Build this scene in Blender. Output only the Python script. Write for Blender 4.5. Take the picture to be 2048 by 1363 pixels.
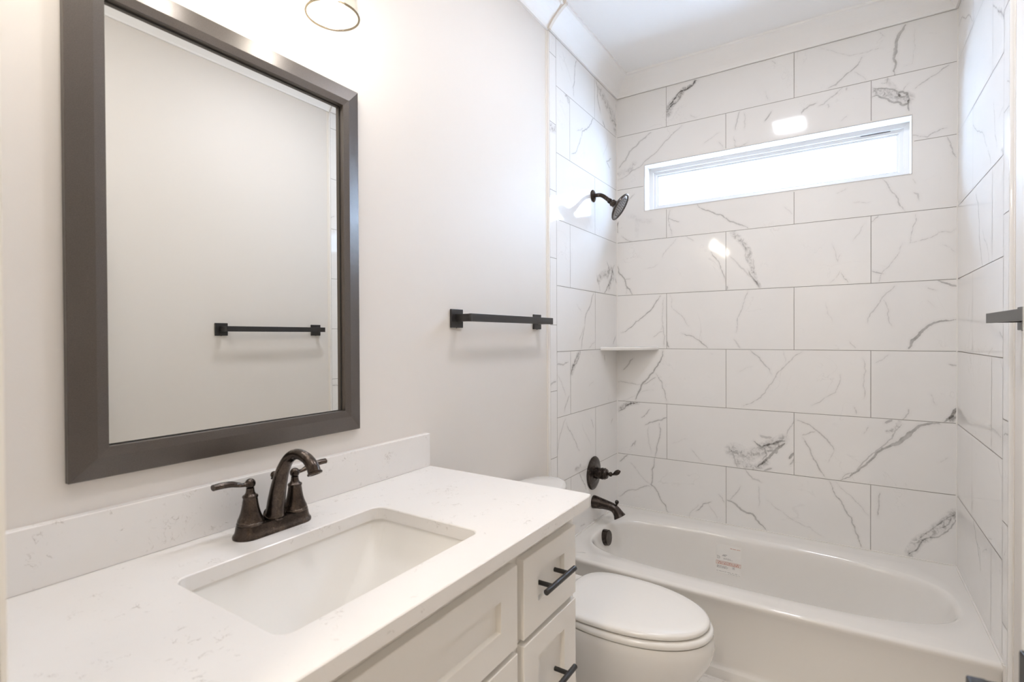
import bpy, bmesh, math, random
import numpy as np
from mathutils import Vector, Matrix

for o in list(bpy.data.objects):
    bpy.data.objects.remove(o)
SC = bpy.context.scene
COL = SC.collection
PI = math.pi

# ------------------------------------------------------------------ camera
F_PX, YAW, PITCH, ROLL = 1027.84, 0.57435, -0.00852, -0.00456
CAM_POS = Vector((1.12198, -2.87071, 1.32696))
cam_data = bpy.data.cameras.new('camera')
cam_data.sensor_width = 36.0
cam_data.lens = 36.0 * F_PX / 2048.0
cam_data.clip_start = 0.02
cam_data.dof.use_dof = True
cam_data.dof.focus_distance = 2.1
cam_data.dof.aperture_fstop = 5.0
cam = bpy.data.objects.new('camera', cam_data)
COL.objects.link(cam)
fw = Vector((-math.sin(YAW) * math.cos(PITCH), math.cos(YAW) * math.cos(PITCH), math.sin(PITCH)))
r0 = Vector((math.cos(YAW), math.sin(YAW), 0))
u0 = r0.cross(fw)
rt = math.cos(ROLL) * r0 + math.sin(ROLL) * u0
up = -math.sin(ROLL) * r0 + math.cos(ROLL) * u0
cam.matrix_world = Matrix(((rt.x, up.x, -fw.x, CAM_POS.x), (rt.y, up.y, -fw.y, CAM_POS.y),
                           (rt.z, up.z, -fw.z, CAM_POS.z), (0, 0, 0, 1)))
SC.camera = cam

# ------------------------------------------------------------------ world, exposure
world = bpy.data.worlds.new('overcast_sky')
SC.world = world
world.use_nodes = True
wb = world.node_tree.nodes['Background']
wb.inputs[0].default_value = (0.58, 0.74, 1.0, 1)
wb.inputs[1].default_value = 30.0
SC.view_settings.view_transform = 'Standard'
SC.view_settings.look = 'None'
SC.view_settings.gamma = 1.0
SC.view_settings.use_curve_mapping = False
SC.view_settings.exposure = 0.20
try:
    SC.cycles.use_denoising = True
    SC.cycles.max_bounces = 8
    SC.cycles.diffuse_bounces = 6
    SC.cycles.glossy_bounces = 5
    SC.cycles.transparent_max_bounces = 12
    SC.cycles.sample_clamp_indirect = 6.0
    SC.cycles.blur_glossy = 0.5
    SC.cycles.use_adaptive_sampling = True
    SC.cycles.adaptive_threshold = 0.05
    SC.cycles.adaptive_min_samples = 16
except Exception:
    pass

# strengths of the room lamps and the added fill lamps (used by their builders below)
BULB_STRENGTH = 68.0
FAN_LIGHT_STRENGTH = 74.0
HALL_FILL_STRENGTH = 82.0
CEILING_FILL_STRENGTH = 82.0

# ------------------------------------------------------------------ room dimensions (metres)
W = 1.5257            # tile face of the right wall; tile face of the left wall is x = 0, of the back wall y = 0
XL, XR = -0.010, W + 0.010      # painted plaster
YF, YH = -2.765, -2.905         # front (door) wall, both faces
ZC = 2.80
TILE_END = -0.7525    # where full tiles stop and the bullnose strip starts
BULL_END = -0.822
ROW0, PITCHZ = 0.64, 0.3078
WIN = (0.1690, 1.3690, 2.0395, 2.2940)

# ------------------------------------------------------------------ object helpers
WORLD = {}

def tag(o, label=None, cat=None, group=None, kind=None):
    if label: o['label'] = label
    if cat: o['category'] = cat
    if group: o['group'] = group
    if kind: o['kind'] = kind
    return o

def thing(name, loc, label=None, cat=None, group=None, kind=None):
    o = bpy.data.objects.new(name, None)
    o.empty_display_size = 0.05
    o.location = loc
    COL.objects.link(o)
    WORLD[o.name] = Vector(loc)
    return tag(o, label, cat, group, kind)

def mk(name, VF, mat, parent=None, smooth=False, autosmooth=None, mats=None, matidx=None):
    V, F = VF
    V = np.asarray(V, dtype=np.float64)
    lo, hi = V.min(0), V.max(0)
    org = Vector(((lo[0] + hi[0]) / 2, (lo[1] + hi[1]) / 2, lo[2]))
    me = bpy.data.meshes.new(name)
    me.from_pydata((V - np.array(org)).tolist(), [], [list(f) for f in F])
    if mats:
        for m in mats: me.materials.append(m)
        if matidx is not None:
            me.polygons.foreach_set('material_index', matidx)
    else:
        me.materials.append(mat)
    bm = bmesh.new(); bm.from_mesh(me)
    bmesh.ops.recalc_face_normals(bm, faces=bm.faces)
    bm.to_mesh(me); bm.free()
    if smooth:
        me.polygons.foreach_set('use_smooth', [True] * len(me.polygons))
        if autosmooth is not None:
            me.set_sharp_from_angle(angle=math.radians(autosmooth))
    me.update()
    o = bpy.data.objects.new(name, me)
    COL.objects.link(o)
    WORLD[o.name] = org
    if parent is not None:
        o.parent = parent
        o.location = org - WORLD[parent.name]
    else:
        o.location = org
    return o

def copy_part(o, parent, world_org):
    c = o.copy(); COL.objects.link(c); c.parent = parent
    WORLD[c.name] = Vector(world_org)
    c.location = Vector(world_org) - WORLD[parent.name]
    return c

def join(*parts):
    V, F = [], []
    for v, f in parts:
        n = len(V)
        V.extend([tuple(p) for p in v])
        F.extend([tuple(i + n for i in q) for q in f])
    return V, F

def box(x0, x1, y0, y1, z0, z1, bevel=0.0, seg=2):
    V = [(x0, y0, z0), (x1, y0, z0), (x1, y1, z0), (x0, y1, z0), (x0, y0, z1), (x1, y0, z1), (x1, y1, z1), (x0, y1, z1)]
    F = [(0, 3, 2, 1), (4, 5, 6, 7), (0, 1, 5, 4), (1, 2, 6, 5), (2, 3, 7, 6), (3, 0, 4, 7)]
    if bevel <= 0: return V, F
    bm = bmesh.new()
    bv = [bm.verts.new(p) for p in V]
    for f in F: bm.faces.new([bv[i] for i in f])
    bmesh.ops.bevel(bm, geom=list(bm.edges), offset=bevel, segments=seg, profile=0.5, affect='EDGES')
    bm.verts.index_update()
    out = [tuple(v.co) for v in bm.verts], [tuple(v.index for v in f.verts) for f in bm.faces]
    bm.free()
    return out

def xf(VF, M):
    return [tuple(M @ Vector(p)) for p in VF[0]], VF[1]

def loft(loops, cap0=True, cap1=True, closed=True):
    n = len(loops[0]); V = [tuple(p) for L in loops for p in L]; F = []
    for i in range(len(loops) - 1):
        for j in range(n if closed else n - 1):
            a, b2 = i * n + j, i * n + (j + 1) % n
            F.append((a, b2, b2 + n, a + n))
    if cap0: F.append(tuple(range(n - 1, -1, -1)))
    if cap1: F.append(tuple((len(loops) - 1) * n + j for j in range(n)))
    return V, F

def frame_from(axis):
    a = Vector(axis).normalized()
    h = Vector((0, 0, 1)) if abs(a.z) < 0.9 else Vector((1, 0, 0))
    e1 = h.cross(a).normalized(); e2 = a.cross(e1)
    return e1, e2, a

def lathe(profile, origin=(0, 0, 0), axis=(0, 0, 1), n=40, cap0=True, cap1=True):
    e1, e2, a = frame_from(axis); o = Vector(origin)
    loops = [[o + a * z + (e1 * math.cos(2 * PI * k / n) + e2 * math.sin(2 * PI * k / n)) * max(r, 1e-5) for k in range(n)] for r, z in profile]
    return loft(loops, cap0, cap1)

def catmull(P, sub=6):
    P = [Vector(p) for p in P]; out = []
    Q = [P[0] * 2 - P[1]] + P + [P[-1] * 2 - P[-2]]
    for i in range(1, len(Q) - 2):
        for s in range(sub):
            t = s / sub; a, b, c, d = Q[i - 1], Q[i], Q[i + 1], Q[i + 2]
            out.append(0.5 * ((2 * b) + (c - a) * t + (2 * a - 5 * b + 4 * c - d) * t * t + (3 * b - a - 3 * c + d) * t ** 3))
    out.append(P[-1])
    return out

def tube(path, radii, n=28, flat=(1.0, 1.0), sub=6, smoothpath=True):
    if smoothpath:
        RP = catmull([(r, 0, 0) for r in radii], sub); rr = [v.x for v in RP]
        path = catmull(path, sub)
    else:
        path = [Vector(p) for p in path]; rr = list(radii)
    loops = []; e1 = None
    for i, p in enumerate(path):
        t = (path[min(i + 1, len(path) - 1)] - path[max(i - 1, 0)]).normalized()
        if e1 is None:
            e1, e2, _ = frame_from(t)
        else:
            e1 = (e1 - t * e1.dot(t)).normalized(); e2 = t.cross(e1)
        loops.append([p + (e1 * math.cos(2 * PI * k / n) * flat[0] + e2 * math.sin(2 * PI * k / n) * flat[1]) * rr[i] for k in range(n)])
    return loft(loops)

def rrect(cx, cy, hx, hy, r, n=8):
    """rounded rectangle in 2D, counter-clockwise, 4*(n+1) points"""
    r = min(r, hx - 1e-4, hy - 1e-4); pts = []
    for q, (sx, sy) in enumerate(((1, 1), (-1, 1), (-1, -1), (1, -1))):
        for k in range(n + 1):
            a = PI / 2 * q + PI / 2 * k / n
            pts.append((cx + sx * (hx - r) + r * math.cos(a), cy + sy * (hy - r) + r * math.sin(a)))
    return pts

def superell(cx, cy, axp, axm, byp, bym, npow_p, npow_m, N):
    """egg-like loop: exponents and half axes differ on +x and -x side"""
    out = []
    for k in range(N):
        t = 2 * PI * k / N; c, s = math.cos(t), math.sin(t)
        p = npow_p if c >= 0 else npow_m
        ax = axp if c >= 0 else axm
        by = byp if s >= 0 else bym
        out.append((cx + ax * math.copysign(abs(c) ** (2 / p), c), cy + by * math.copysign(abs(s) ** (2 / p), s)))
    return out

def prism(poly, z0, z1):
    return loft([[(x, y, z0) for x, y in poly], [(x, y, z1) for x, y in poly]])

def sweep_profile(profile, path_pts, offs, close=False):
    """profile [(d, z)]: d = distance from the wall; path_pts: list of (x, y); offs: outward (room) unit-like vectors with mitre scale"""
    loops = []
    for (x, y), (ox, oy) in zip(path_pts, offs):
        loops.append([(x + ox * d, y + oy * d, z) for d, z in profile])
    return loft(loops, True, True, closed=True)

# ------------------------------------------------------------------ materials
def new_mat(name):
    m = bpy.data.materials.new(name); m.use_nodes = True
    nt = m.node_tree
    return m, nt, nt.nodes['Principled BSDF']

def nd(nt, typ, **kw):
    n = nt.nodes.new(typ)
    for k, v in kw.items():
        if k in ('operation', 'blend_type', 'data_type', 'interpolation_type', 'attribute_name', 'feature', 'clamp', 'wave_type', 'noise_dimensions'):
            setattr(n, k, v)
    return n

def noise(nt, scale, detail=3.0, rough=0.55, vec=None, dist=0.0):
    t = nt.nodes.new('ShaderNodeTexNoise')
    t.inputs['Scale'].default_value = scale; t.inputs['Detail'].default_value = detail
    t.inputs['Roughness'].default_value = rough; t.inputs['Distortion'].default_value = dist
    if vec is not None: nt.links.new(vec, t.inputs['Vector'])
    return t.outputs['Fac']

def objco(nt):
    return nt.nodes.new('ShaderNodeTexCoord').outputs['Object']

def mth(nt, op, a, b=None, c=None, clamp=False):
    n = nt.nodes.new('ShaderNodeMath'); n.operation = op; n.use_clamp = clamp
    for i, v in enumerate((a, b, c)):
        if v is None: continue
        if isinstance(v, (int, float)): n.inputs[i].default_value = v
        else: nt.links.new(v, n.inputs[i])
    return n.outputs[0]

def smooth_step(nt, v, lo, hi, a=0.0, b=1.0):
    n = nt.nodes.new('ShaderNodeMapRange'); n.interpolation_type = 'SMOOTHSTEP'
    nt.links.new(v, n.inputs['Value'])
    n.inputs['From Min'].default_value = lo; n.inputs['From Max'].default_value = hi
    n.inputs['To Min'].default_value = a; n.inputs['To Max'].default_value = b
    return n.outputs[0]

def mixc(nt, fac, c1, c2):
    n = nt.nodes.new('ShaderNodeMix'); n.data_type = 'RGBA'
    if isinstance(fac, (int, float)): n.inputs[0].default_value = fac
    else: nt.links.new(fac, n.inputs[0])
    for i, c in ((6, c1), (7, c2)):
        if isinstance(c, tuple): n.inputs[i].default_value = (*c, 1)
        else: nt.links.new(c, n.inputs[i])
    return n.outputs[2]

def bump(nt, bsdf, h, strength, dist=0.001):
    b = nt.nodes.new('ShaderNodeBump'); b.inputs['Strength'].default_value = strength; b.inputs['Distance'].default_value = dist
    nt.links.new(h, b.inputs['Height']); nt.links.new(b.outputs[0], bsdf.inputs['Normal'])

def plain(name, col, rough, var=0.02, scale=8.0, bump_s=0.0, bump_scale=200.0, metal=0.0, coat=0.0, spec=0.5):
    m, nt, b = new_mat(name)
    v = objco(nt)
    f = noise(nt, scale, 3.0, 0.5, v)
    c2 = tuple(max(0, c * (1 - var)) for c in col)
    nt.links.new(mixc(nt, f, c2, col), b.inputs['Base Color'])
    b.inputs['Roughness'].default_value = rough; b.inputs['Metallic'].default_value = metal
    b.inputs['Coat Weight'].default_value = coat; b.inputs['Specular IOR Level'].default_value = spec
    if bump_s > 0: bump(nt, b, noise(nt, bump_scale, 2.0, 0.5, v), bump_s)
    return m

M = {}
M['paint'] = plain('warm_white_wall_paint', (0.755, 0.712, 0.664), 0.55, 0.015, 6, 0.08, 260)
M['ceiling'] = plain('flat_white_ceiling_paint', (0.95, 0.95, 0.95), 0.8, 0.01, 5, 0.05, 180)
M['trimpaint'] = plain('semigloss_trim_paint', (0.92, 0.91, 0.895), 0.42, 0.01, 5)
M['cabinet'] = plain('satin_cabinet_paint', (0.85, 0.825, 0.785), 0.38, 0.015, 7, 0.02, 300)
M['porcelain'] = plain('glazed_white_porcelain', (0.79, 0.77, 0.74), 0.07, 0.01, 5, coat=0.3)
M['basin'] = plain('glazed_sink_porcelain', (0.82, 0.80, 0.765), 0.34, 0.01, 5, spec=0.3)
M['enamel'] = plain('white_tub_enamel', (0.83, 0.805, 0.765), 0.10, 0.01, 4, coat=0.3)
M['plastic'] = plain('white_seat_plastic', (0.83, 0.81, 0.775), 0.16, 0.01, 5)
M['caulk'] = plain('white_caulk', (0.84, 0.81, 0.775), 0.5, 0.02, 30)
M['caulk_beige'] = plain('beige_paint_edge', (0.82, 0.77, 0.70), 0.5, 0.02, 30)
M['grout'] = plain('pale_grey_grout', (0.37, 0.345, 0.32), 0.8, 0.10, 40)
M['matte_black'] = plain('matte_black_metal', (0.022, 0.021, 0.021), 0.38, 0.2, 60)
M['black_rail'] = plain('black_towel_rail_metal', (0.026, 0.024, 0.024), 0.34, 0.15, 60)
M['dark_gap'] = plain('shadow_gap_dark', (0.03, 0.027, 0.025), 0.7, 0.1, 40)
M['vinyl'] = plain('white_window_vinyl', (0.86, 0.87, 0.88), 0.3, 0.01, 5)
M['chrome'] = plain('polished_chrome', (0.75, 0.75, 0.75), 0.12, 0.02, 10, metal=1.0)
M['door'] = plain('white_door_paint', (0.84, 0.82, 0.79), 0.4, 0.01, 5)
M['wood'] = plain('cabinet_box_board', (0.70, 0.66, 0.60), 0.6, 0.08, 20)
M['edge_trim'] = plain('pale_grey_edge_trim', (0.62, 0.60, 0.58), 0.4, 0.02, 30)
M['spray'] = plain('dark_spray_plate', (0.30, 0.29, 0.29), 0.2, 0.05, 20, metal=0.9)
M['nozzle'] = plain('grey_rubber_nozzles', (0.10, 0.10, 0.11), 0.5, 0.1, 50)

def bronze_mat():
    m, nt, b = new_mat('oil_rubbed_bronze')
    v = objco(nt)
    f = noise(nt, 55, 5, 0.65, v); g = noise(nt, 420, 2, 0.5, v)
    k = smooth_step(nt, mth(nt, 'ADD', mth(nt, 'MULTIPLY', f, 0.7), mth(nt, 'MULTIPLY', g, 0.3)), 0.35, 0.72)
    nt.links.new(mixc(nt, k, (0.045, 0.036, 0.032), (0.125, 0.096, 0.078)), b.inputs['Base Color'])
    b.inputs['Metallic'].default_value = 0.9
    nt.links.new(mth(nt, 'MULTIPLY_ADD', f, 0.20, 0.15), b.inputs['Roughness'])
    bump(nt, b, g, 0.06)
    return m
M['bronze'] = bronze_mat()

def dark_bronze_mat():
    m, nt, b = new_mat('dark_shower_bronze')
    v = objco(nt)
    f = noise(nt, 40, 4, 0.6, v)
    nt.links.new(mixc(nt, f, (0.030, 0.024, 0.021), (0.075, 0.056, 0.046)), b.inputs['Base Color'])
    b.inputs['Metallic'].default_value = 0.6
    nt.links.new(mth(nt, 'MULTIPLY_ADD', f, 0.2, 0.16), b.inputs['Roughness'])
    return m
M['dark_bronze'] = dark_bronze_mat()

def frame_mat():
    m, nt, b = new_mat('brushed_brown_mirror_frame')
    v = objco(nt)
    f = noise(nt, 700, 2, 0.5, v); g = noise(nt, 6, 3, 0.5, v)
    nt.links.new(mixc(nt, mth(nt, 'MULTIPLY_ADD', f, 0.7, mth(nt, 'MULTIPLY', g, 0.2)), (0.045, 0.038, 0.034), (0.150, 0.126, 0.110)), b.inputs['Base Color'])
    b.inputs['Metallic'].default_value = 0.35
    b.inputs['Roughness'].default_value = 0.33
    b.inputs['Specular IOR Level'].default_value = 0.85
    bump(nt, b, f, 0.12)
    return m
M['frame'] = frame_mat()

def mirror_mat():
    m, nt, b = new_mat('silvered_mirror')
    v = objco(nt)
    b.inputs['Metallic'].default_value = 1.0
    nt.links.new(mixc(nt, noise(nt, 3, 1, 0.5, v), (0.90, 0.915, 0.90), (0.91, 0.92, 0.91)), b.inputs['Base Color'])
    b.inputs['Roughness'].default_value = 0.0
    return m
M['mirror'] = mirror_mat()

def quartz_mat():
    m, nt, b = new_mat('white_quartz')
    v = objco(nt)
    wob = noise(nt, 14, 4, 0.6, v)
    a = noise(nt, 38, 6, 0.62, v, 1.4)
    ridge = mth(nt, 'ABSOLUTE', mth(nt, 'SUBTRACT', a, 0.5))
    line = smooth_step(nt, ridge, 0.0, 0.022, 1.0, 0.0)
    mask = smooth_step(nt, noise(nt, 17, 4, 0.6, v), 0.53, 0.62)
    mask2 = smooth_step(nt, noise(nt, 60, 3, 0.6, v), 0.46, 0.60)
    fl = mth(nt, 'MULTIPLY', mth(nt, 'MULTIPLY', line, mask), mask2)
    base = mixc(nt, wob, (0.800, 0.775, 0.745), (0.825, 0.800, 0.775))
    nt.links.new(mixc(nt, mth(nt, 'MULTIPLY', fl, 0.75), base, (0.40, 0.36, 0.32)), b.inputs['Base Color'])
    b.inputs['Roughness'].default_value = 0.24
    return m
M['quartz'] = quartz_mat()

def marble_mat(name='polished_marble_tile', fields=True):
    m, nt, b = new_mat(name)
    v = objco(nt)
    cloud = noise(nt, 5, 4, 0.6, v)
    base = mixc(nt, cloud, (0.825, 0.81, 0.79), (0.875, 0.862, 0.845))
    n1 = noise(nt, 75, 5, 0.62, v); n2 = noise(nt, 330, 2, 0.5, v)
    # faint random hairlines
    r = mth(nt, 'ABSOLUTE', mth(nt, 'SUBTRACT', noise(nt, 3.2, 5, 0.55, v, 0.9), 0.5))
    hair = mth(nt, 'MULTIPLY', smooth_step(nt, r, 0.0, 0.007, 1.0, 0.0), smooth_step(nt, noise(nt, 5, 3, 0.5, v), 0.5, 0.66))
    dark = mth(nt, 'MULTIPLY', hair, 0.10)
    if fields:
        def attr(nm):
            n = nt.nodes.new('ShaderNodeAttribute'); n.attribute_name = nm; return n.outputs['Fac']
        vd, vi, bl = attr('vein_dist'), attr('vein_dark'), attr('blotch')
        d2 = mth(nt, 'ADD', vd, mth(nt, 'ADD', mth(nt, 'MULTIPLY', mth(nt, 'SUBTRACT', n1, 0.5), 0.0075), mth(nt, 'MULTIPLY', mth(nt, 'SUBTRACT', n2, 0.5), 0.0035)))
        line = smooth_step(nt, d2, -0.0012, 0.0016, 1.0, 0.0)
        amp = mth(nt, 'MULTIPLY', vi, mth(nt, 'MULTIPLY_ADD', noise(nt, 30, 4, 0.6, v), 1.15, 0.10))
        line = mth(nt, 'MULTIPLY', line, amp)
        halo = mth(nt, 'MULTIPLY', mth(nt, 'MULTIPLY', smooth_step(nt, vd, 0.0, 0.014, 1.0, 0.0), vi), 0.10)
        nb = noise(nt, 48, 7, 0.68, v, 0.6)
        bb = mth(nt, 'MULTIPLY', bl, mth(nt, 'ADD', smooth_step(nt, nb, 0.44, 0.60), 0.30))
        dark = mth(nt, 'ADD', dark, mth(nt, 'ADD', line, mth(nt, 'ADD', halo, bb)), clamp=True)
    nt.links.new(mixc(nt, dark, base, (0.150, 0.140, 0.132)), b.inputs['Base Color'])
    b.inputs['Roughness'].default_value = 0.07
    b.inputs['Specular IOR Level'].default_value = 0.5
    return m
M['marble'] = marble_mat()
M['marble_plain'] = marble_mat('pale_marble_strip', False)

def floor_mat():
    m, nt, b = new_mat('pale_veined_floor_tile')
    v = objco(nt)
    br = nt.nodes.new('ShaderNodeTexBrick'); nt.links.new(v, br.inputs['Vector'])
    br.inputs['Scale'].default_value = 1.0; br.inputs['Mortar Size'].default_value = 0.003
    br.inputs['Brick Width'].default_value = 0.61; br.inputs['Row Height'].default_value = 0.305; br.inputs['Mortar Smooth'].default_value = 0.1
    r = mth(nt, 'ABSOLUTE', mth(nt, 'SUBTRACT', noise(nt, 4.0, 6, 0.6, v, 1.2), 0.5))
    vein = mth(nt, 'MULTIPLY', smooth_step(nt, r, 0.0, 0.02, 1.0, 0.0), 0.35)
    base = mixc(nt, noise(nt, 7, 4, 0.6, v), (0.78, 0.745, 0.70), (0.85, 0.82, 0.78))
    tile = mixc(nt, vein, base, (0.38, 0.35, 0.32))
    nt.links.new(mixc(nt, br.outputs['Fac'], tile, (0.50, 0.47, 0.43)), b.inputs['Base Color'])
    b.inputs['Roughness'].default_value = 0.3
    return m
M['floor'] = floor_mat()

def glass_mat(name, tint=(1, 1, 1), refl_rough=0.02):
    m = bpy.data.materials.new(name); m.use_nodes = True; nt = m.node_tree
    nt.nodes.clear()
    out = nt.nodes.new('ShaderNodeOutputMaterial')
    tr = nt.nodes.new('ShaderNodeBsdfTransparent'); tr.inputs[0].default_value = (*tint, 1)
    gl = nt.nodes.new('ShaderNodeBsdfGlossy'); gl.inputs['Roughness'].default_value = refl_rough
    lw = nt.nodes.new('ShaderNodeLayerWeight'); lw.inputs['Blend'].default_value = 0.5
    fr = mth(nt, 'MULTIPLY_ADD', mth(nt, 'POWER', lw.outputs['Facing'], 4.0), 0.55, 0.04)
    mx = nt.nodes.new('ShaderNodeMixShader')
    nt.links.new(fr, mx.inputs[0]); nt.links.new(tr.outputs[0], mx.inputs[1]); nt.links.new(gl.outputs[0], mx.inputs[2])
    nt.links.new(mx.outputs[0], out.inputs[0])
    return m
M['rim_glass'] = glass_mat('ground_glass_rim', (0.46, 0.42, 0.36))
M['glass'] = glass_mat('clear_window_glass', (0.97, 0.99, 1.0))
M['shade_glass'] = glass_mat('clear_shade_glass', (0.985, 0.98, 0.96))

def emit_mat(name, col, strength):
    m = bpy.data.materials.new(name); m.use_nodes = True; nt = m.node_tree
    nt.nodes.clear()
    out = nt.nodes.new('ShaderNodeOutputMaterial'); e = nt.nodes.new('ShaderNodeEmission')
    v = objco(nt)
    nt.links.new(mixc(nt, noise(nt, 4, 1, 0.5, v), col, tuple(c * 0.98 for c in col)), e.inputs[0])
    e.inputs[1].default_value = strength
    nt.links.new(e.outputs[0], out.inputs[0])
    return m
M['bulb'] = emit_mat('lit_bulb', (1.0, 0.955, 0.885), BULB_STRENGTH)
M['fan_lens'] = emit_mat('lit_fan_lens', (0.975, 0.99, 1.07), FAN_LIGHT_STRENGTH)
M['fill_light'] = emit_mat('ceiling_fill_lens', (0.99, 0.965, 0.95), CEILING_FILL_STRENGTH)
M['hall_fill_lens'] = emit_mat('lit_hall_fill_lens', (1.0, 0.90, 0.76), HALL_FILL_STRENGTH)

def paper_mat():
    m, nt, b = new_mat('label_paper')
    v = objco(nt)
    nt.links.new(mixc(nt, noise(nt, 30, 2, 0.5, v), (0.83, 0.81, 0.775), (0.86, 0.84, 0.805)), b.inputs['Base Color'])
    b.inputs['Roughness'].default_value = 0.4
    return m
M['paper'] = paper_mat()
M['ink_grey'] = plain('grey_print', (0.36, 0.34, 0.33), 0.5, 0.1, 40)
M['ink_red'] = plain('faded_red_print', (0.62, 0.33, 0.26), 0.5, 0.1, 40)

# ================================================================== SETTING
ST = 'structure'
floor = tag(mk('floor', box(-0.6, 2.3, -4.7, 0.16, -0.06, 0.0), M['floor']), 'pale veined tile floor of the bathroom', 'floor', kind=ST)
ceiling = tag(mk('ceiling', box(-0.6, 2.3, -4.7, 0.16, ZC, ZC + 0.06), M['ceiling']), 'flat white bathroom ceiling', 'ceiling', kind=ST)
wall_left = tag(mk('wall_left', box(-0.13, XL, YH, 0.0105, 0, ZC), M['paint']), 'warm white painted wall behind mirror and vanity', 'wall', kind=ST)
wall_right = tag(mk('wall_right', box(XR, XR + 0.12, YH, 0.0105, 0, ZC), M['paint']), 'warm white painted wall on the right', 'wall', kind=ST)
x0, x1, z0, z1 = WIN
e = 0.010
wall_back = tag(mk('wall_back', join(box(-0.13, x0 - e, 0.0105, 0.16, 0, ZC), box(x1 + e, XR + 0.12, 0.0105, 0.16, 0, ZC),
                                     box(x0 - e, x1 + e, 0.0105, 0.16, 0, z0 - e), box(x0 - e, x1 + e, 0.0105, 0.16, z1 + e, ZC)), M['paint']),
                'back wall of the tub alcove with the slot window', 'wall', kind=ST)
DX0, DX1, DZ = 0.622, 1.368, 2.05
wall_front = tag(mk('wall_front', join(box(-0.13, DX0, YH, YF, 0, ZC), box(DX1, XR + 0.12, YH, YF, 0, ZC), box(DX0, DX1, YH, YF, DZ, ZC)), M['paint']),
                 'painted wall with the doorway', 'wall', kind=ST)
# hallway outside the door
tag(mk('wall_hall', join(box(-0.6, -0.5, -4.7, YH, 0, ZC), box(2.2, 2.3, -4.7, YH, 0, ZC), box(-0.6, 2.3, -4.7, -4.6, 0, ZC),
                         box(-0.5, -0.13, YH, YH + 0.1, 0, ZC), box(XR + 0.12, 2.2, YH, YH + 0.1, 0, ZC)), M['paint']),
    'painted hallway walls outside the door', 'wall', kind=ST)

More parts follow.
